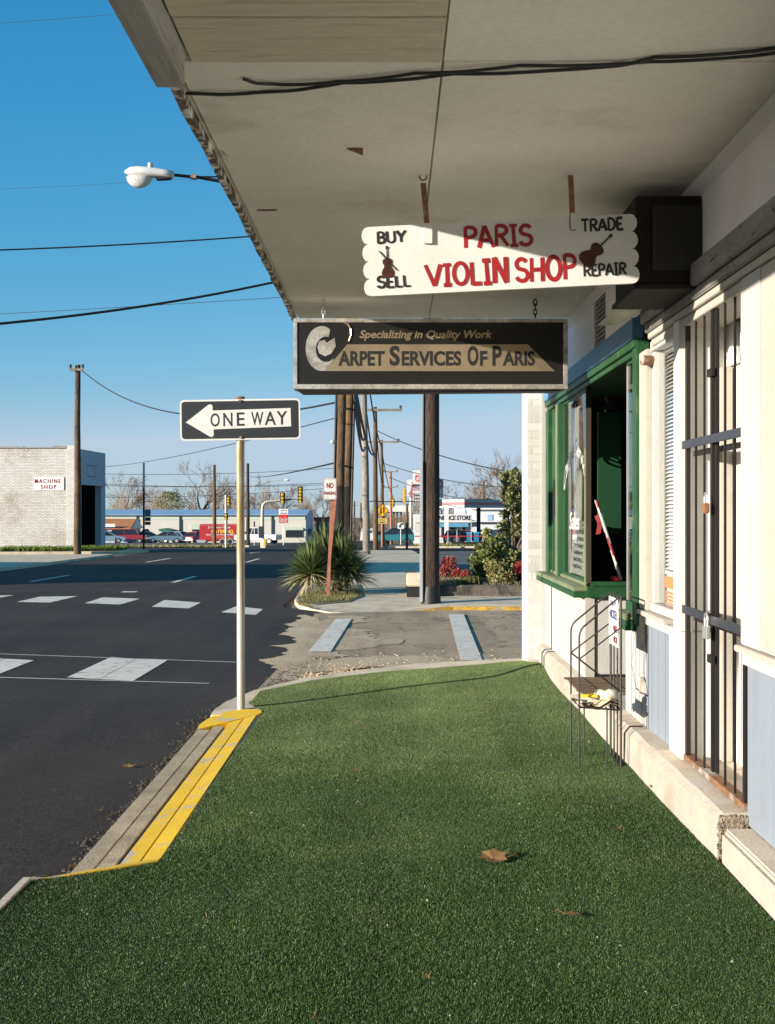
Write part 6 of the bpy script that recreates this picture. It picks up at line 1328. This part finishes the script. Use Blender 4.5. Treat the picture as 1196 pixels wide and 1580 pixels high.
mb = MB(); mb.tube([GP(634, 130), (X_(634), 130, Z_(768))], .13, 10); mb.build('pole', m_signw, t, smooth=1); mb = MB(); mb.box(X_(628), X_(641), 129.9, 130.1, Z_(768), Z_(740)); mb.build('panel', m_signw, t)
mb = MB(); plane_prism(mb, (0, 129.88, 0), U, V, [(X_(x), Z_(y)) for x, y in ((630,762),(633,758),(635,748),(637,739),(641,740),(640,768),(636,769))], 0, .03); mb.build('emblem', plain('dull_red', (.34,.13,.16)), t)
t = thing('ring_sign', 'white rectangular sign with a thin red ring partly behind the big dark pole', 'sign', GP(680, 118)); k = 118/F; X_ = lambda px: (px-VX)*k; Z_ = lambda py: EYE + (VY-py)*k
mb = MB(); mb.box(X_(660), X_(685), 119, 119.3, Z_(768), Z_(739)); mb.build('panel', m_signw, t); mb = MB(); c = P(674, 747, 118.9); mb.tube([(c.x + 9*k*math.cos(a), c.y, c.z + 7.5*k*math.sin(a)) for a in [i*math.pi/12 for i in range(25)]], .05, 6); mb.build('ring', m_red, t); mb = MB(); mb.box(X_(661), X_(663), 119.05, 119.25, gz(118), Z_(768)); mb.build('pole', m_galv, t); mb = MB(); mb.box(X_(664), X_(683), 118.9, 119.2, Z_(781), Z_(770)); mb.build('lower_panel', m_signw, t)
t = thing('white_canopy', 'plain white flat canopy on dark posts left of the price sign', 'canopy', GP(612, 160)); k = 160/F; X_ = lambda px: (px-VX)*k; Z_ = lambda py: EYE + (VY-py)*k
mb = MB(); mb.box(X_(594), X_(636), 160, 168, Z_(789.5), Z_(780)); mb.build('roof', m_signw, t); mb = MB(); mb.box(X_(596), X_(620), 160.5, 167, Z_(791), Z_(789.7)); mb.build('underside', m_darkwood, t)
for px in (603, 608, 613, 619): mb = MB(); mb.box(X_(px)-.12, X_(px)+.12, 161, 161.3, gz(160), Z_(791)); mb.build('post', m_pole2, t)
D = 118; k = D/F; b = GP(617, D); t = thing('phone_sign', 'white rounded sign with a black telephone handset on a slim post', 'sign', b); mb = MB(); mb.tube([(b.x+.1, D, b.z), (b.x+.1, D, EYE+(VY-816)*k)], .04, 6); mb.build('post', m_galv, t); mb = MB(); o_ = P(618.5, 811, D); plane_prism(mb, o_, U, V, rrect(-5.2*k,-5.2*k,5.2*k,5.2*k,2*k), -.05, 0); mb.build('panel', m_signw, t)
mb = MB(); mb.tube([o_ + Vector((-2.4*k,-.03,-2.5*k)), o_ + Vector((-1.6*k,-.03,.6*k)), o_ + Vector((.4*k,-.03,2.2*k)), o_ + Vector((2.6*k,-.03,3*k))], [.09,.05,.05,.09], 6); mb.build('handset', m_black, t)
t = thing('white_box_trailer', 'small white box trailer behind the pale grey pole', 'trailer', GP(566, 120)); k = 120/F; X_ = lambda px: (px-VX)*k; Z_ = lambda py: EYE + (VY-py)*k
mb = MB(); mb.prism([(X_(555.5), 120, Z_(834.5)), (X_(577), 120, Z_(834.5)), (X_(576), 120, Z_(816)), (X_(557.5), 120, Z_(816))], (0,3.5,0)); mb.build('body', m_signw, t, bevel=.05); mb = MB(); mb.box(X_(570), X_(573), 119.95, 119.99, Z_(822), Z_(819)); mb.box(X_(559.5), X_(561), 119.95, 119.99, Z_(822), Z_(819)); mb.build('window', m_cglass, t); mb = MB(); mb.cyl((X_(561), 120.3, Z_(834.5)), (0,1,0), .3, .3); mb.build('wheel', m_tyre, t)
t = thing('ice_box', 'plain white box standing under the price sign', 'ice chest', GP(645, 112)); k = 112/F; b = GP(644.5, 112); mb = MB(); mb.box(b.x-5*k, b.x+5*k, 111.5, 112.5, b.z, EYE+(VY-819.5)*k); mb.build('body', m_signw, t, bevel=.02); mb = MB(); mb.box(b.x-5.1*k, b.x+5.1*k, 111.4, 112.6, EYE+(VY-819.5)*k, EYE+(VY-818.6)*k); mb.build('lid', m_wall, t)
t = thing('red_kiosk', 'low building with a brick red roof behind the yucca at the road end', 'kiosk', GP(497, 190)); k = 190/F; X_ = lambda px: (px-VX)*k; Z_ = lambda py: EYE + (VY-py)*k
mb = MB(); mb.box(X_(487), X_(507), 190, 194, gz(190), Z_(804)); mb.build('wall', m_metalw, t); mb = MB(); mb.box(X_(485), X_(509), 189.2, 195, Z_(804), Z_(798)); mb.build('roof', plain('brick_red', (.30,.07,.05)), t); mb = MB(); [mb.box(X_(x), X_(x+3), 189.9, 189.98, gz(190), Z_(807)) for x in (489.5, 496, 502)]; mb.build('doors', m_darkwood, t)

# ------------------------------------------------------------------ bare winter trees
def bare_tree(label, px, D, top_py, seed, spread=.55, levels=5, group='bare trees on the skyline', trunk=.028):
    b = GP(px, D); H = EYE + (VY-top_py)/F*D - b.z; r = random.Random(seed); t = thing('bare_tree', label, 'tree', b, group); tk = MB(); cr = MB()
    def grow(p, d, l, rad, lev):
        n = 3; pts = [p]; q = p; dd = d
        for i in range(n): dd = (dd + Vector((r.gauss(0,.13), r.gauss(0,.13), r.gauss(.03,.08)))).normalized(); q = q + dd*l/n; pts.append(q)
        (tk if lev < 2 else cr).tube(pts, [rad*(1-.5*i/n) for i in range(n+1)], 6 if lev < 2 else 3, cap=False)
        if lev >= levels: return
        for i in range(r.choice([3,3,4]) if lev else r.choice([3,4])):
            s = r.uniform(.45,1); j = min(n-1, int(s*n)); pp = pts[j].lerp(pts[j+1], s*n-j) if j < n else pts[-1]
            a = r.uniform(0, 6.28); ax = dd.orthogonal().normalized(); ax.rotate(Matrix.Rotation(a, 3, dd)); nd = (dd*(1-spread*.4) + ax*spread*r.uniform(.6,1.5) + Vector((0,0,.12))).normalized()
            grow(pp, nd, l*r.uniform(.55,.8), max(.018, rad*.5*(1-.3*s)), lev+1)
    grow(b - Vector((0,0,.3)), Vector((r.uniform(-.08,.08),0,1)).normalized(), H*.36, H*trunk, 0)
    # rescale to the wanted height
    zs = max(v[2] for v in cr.v); f_ = H/(zs-b.z)
    for m_ in (tk, cr): m_.v = [(b.x+(v[0]-b.x)*f_, b.y+(v[1]-b.y)*f_, b.z+(v[2]-b.z)*f_) for v in m_.v]
    tk.build('trunk', m_bark, t); cr.build('crown', m_twig, t); return t
for i, (lab, px, D, ty, sp) in enumerate((
  ('bare tree rising just right of the machine shop wall', 188, 205, 722, .6), ('shorter bare tree left of the olive thicket', 206, 215, 735, .6),
  ('tallest dark bare tree on the skyline above the metal building', 295, 200, 706, .5), ('bare tree between the tallest one and the trailer pole', 318, 212, 730, .6),
  ('bare tree leaning over the catering trailer, left of the sign post', 344, 205, 735, .6), ('bare tree showing between the sign post and the bare brown pole', 366, 215, 733, .6),
  ('wide bare tree above the right half of the metal building', 405, 205, 730, .65), ('bare tree behind the two mast signal heads', 436, 212, 742, .6),
  ('bare tree at the right end of the metal building roof', 480, 200, 748, .6), ('bare tree close left of the twin poles', 503, 215, 752, .6),
  ('bare tree behind the olive thicket, dense and low', 250, 222, 745, .6), ('bare tree left of the big fuel canopy, right of the dark pole', 692, 200, 737, .65),
  ('wide bare tree above the fuel canopy centre', 722, 205, 728, .7), ('bare tree above the shaded canopy face', 752, 200, 735, .65),
  ('tall bare tree behind the evergreen shrub', 790, 190, 716, .6), ('bare tree by the white brick pier edge', 815, 150, 690, .6),
  ('small bare tree far down the street left of the crossarm pole', 566, 260, 785, .6), ('small bare tree behind the hanging signal', 600, 250, 782, .6), ('small bare tree under the white canopy', 640, 240, 780, .6))):
    bare_tree(lab, px, D, ty, 40+i, sp, 5 if ty < 770 else 4)
# dense far thicket that reads as one mass
def thicket(name, n, x0, x1, D0, D1, h0, h1, seed, ca, cb):
    r = random.Random(seed); mb = MB()
    for i in range(n):
        D = r.uniform(D0, D1); px = r.uniform(x0, x1); b = GP(px, D); hh = r.uniform(h0, h1)*(.7+.3*math.sin(px*.11)+.2*math.sin(px*.031+1)); zb = b.z + r.uniform(0, .75)*hh
        l = r.uniform(.8, 2.2); a = r.gauss(0,.55); q = Vector((math.sin(a)*l, r.gauss(0,.3), math.cos(a)*l)); w_ = r.uniform(.02,.05); p = Vector((b.x, b.y, zb))
        mb.add([p-Vector((w_,0,0)), p+Vector((w_,0,0)), p+q], [(0,1,2)])
    return tag(mb.build(name, leafmat(name+'_twig', ca, cb, .95, 0)), kind='stuff')
thicket('thicket', 26000, -250, 560, 195, 240, 7.5, 11.5, 3, (.20,.15,.115), (.34,.27,.21))
thicket('thicket', 12000, 545, 860, 210, 300, 8, 11, 4, (.20,.15,.115), (.32,.26,.2))
def olive(name, label, px, D, top, wpx, seed, cat='tree'):
    r = random.Random(seed); b = GP(px, D); k = D/F; H = EYE+(VY-top)*k-b.z; mb = MB(); t = thing(name, label, cat, b); st = MB()
    for i in range(7): st.tube([b, b + Vector((r.gauss(0,.5)*wpx*k*.4, r.gauss(0,1), H*r.uniform(.5,.85)))], [.15,.04], 5)
    for i in range(2600):
        a = r.uniform(0,6.28); z = r.uniform(.3,1); rr = math.sqrt(max(0,1-((z-.55)/.47)**2))*math.sqrt(r.random()); p = b + Vector((math.cos(a)*rr*wpx*k/2, math.sin(a)*rr*wpx*k/3, z*H*r.uniform(.93,1.0))); l = r.uniform(.25,.6); d = Vector((r.gauss(0,1),r.gauss(0,1),r.gauss(.4,1))).normalized()*l; s_ = Vector((r.gauss(0,1),r.gauss(0,1),r.gauss(0,1))).normalized()*.08
        mb.add([p-s_, p+s_, p+d], [(0,1,2)])
    mb.build('crown', leafmat(name+'_leaf', (.20,.17,.07), (.34,.30,.13), .8, .1), t); st.build('trunk', m_bark, t)
olive('olive_tree', 'round olive-yellow leafy tree behind the white metal building', 262, 196, 757, 54, 5)
# flat-roofed store across the road, out of frame to the left, which shades part of the road
nb = thing('brick_store', 'flat-roofed brick store across the road left of the crosswalk', 'store', (-24, 28, RZ(28)))
mb = MB(); mb.box(-40, -13.2, 24.6, 27.8, -.3, 4.6); mb.build('wall', m_shadebrick, nb); mb = MB(); mb.box(-40.1, -13.1, 24.5, 27.9, 4.6, 4.8); mb.build('coping', m_conc, nb)
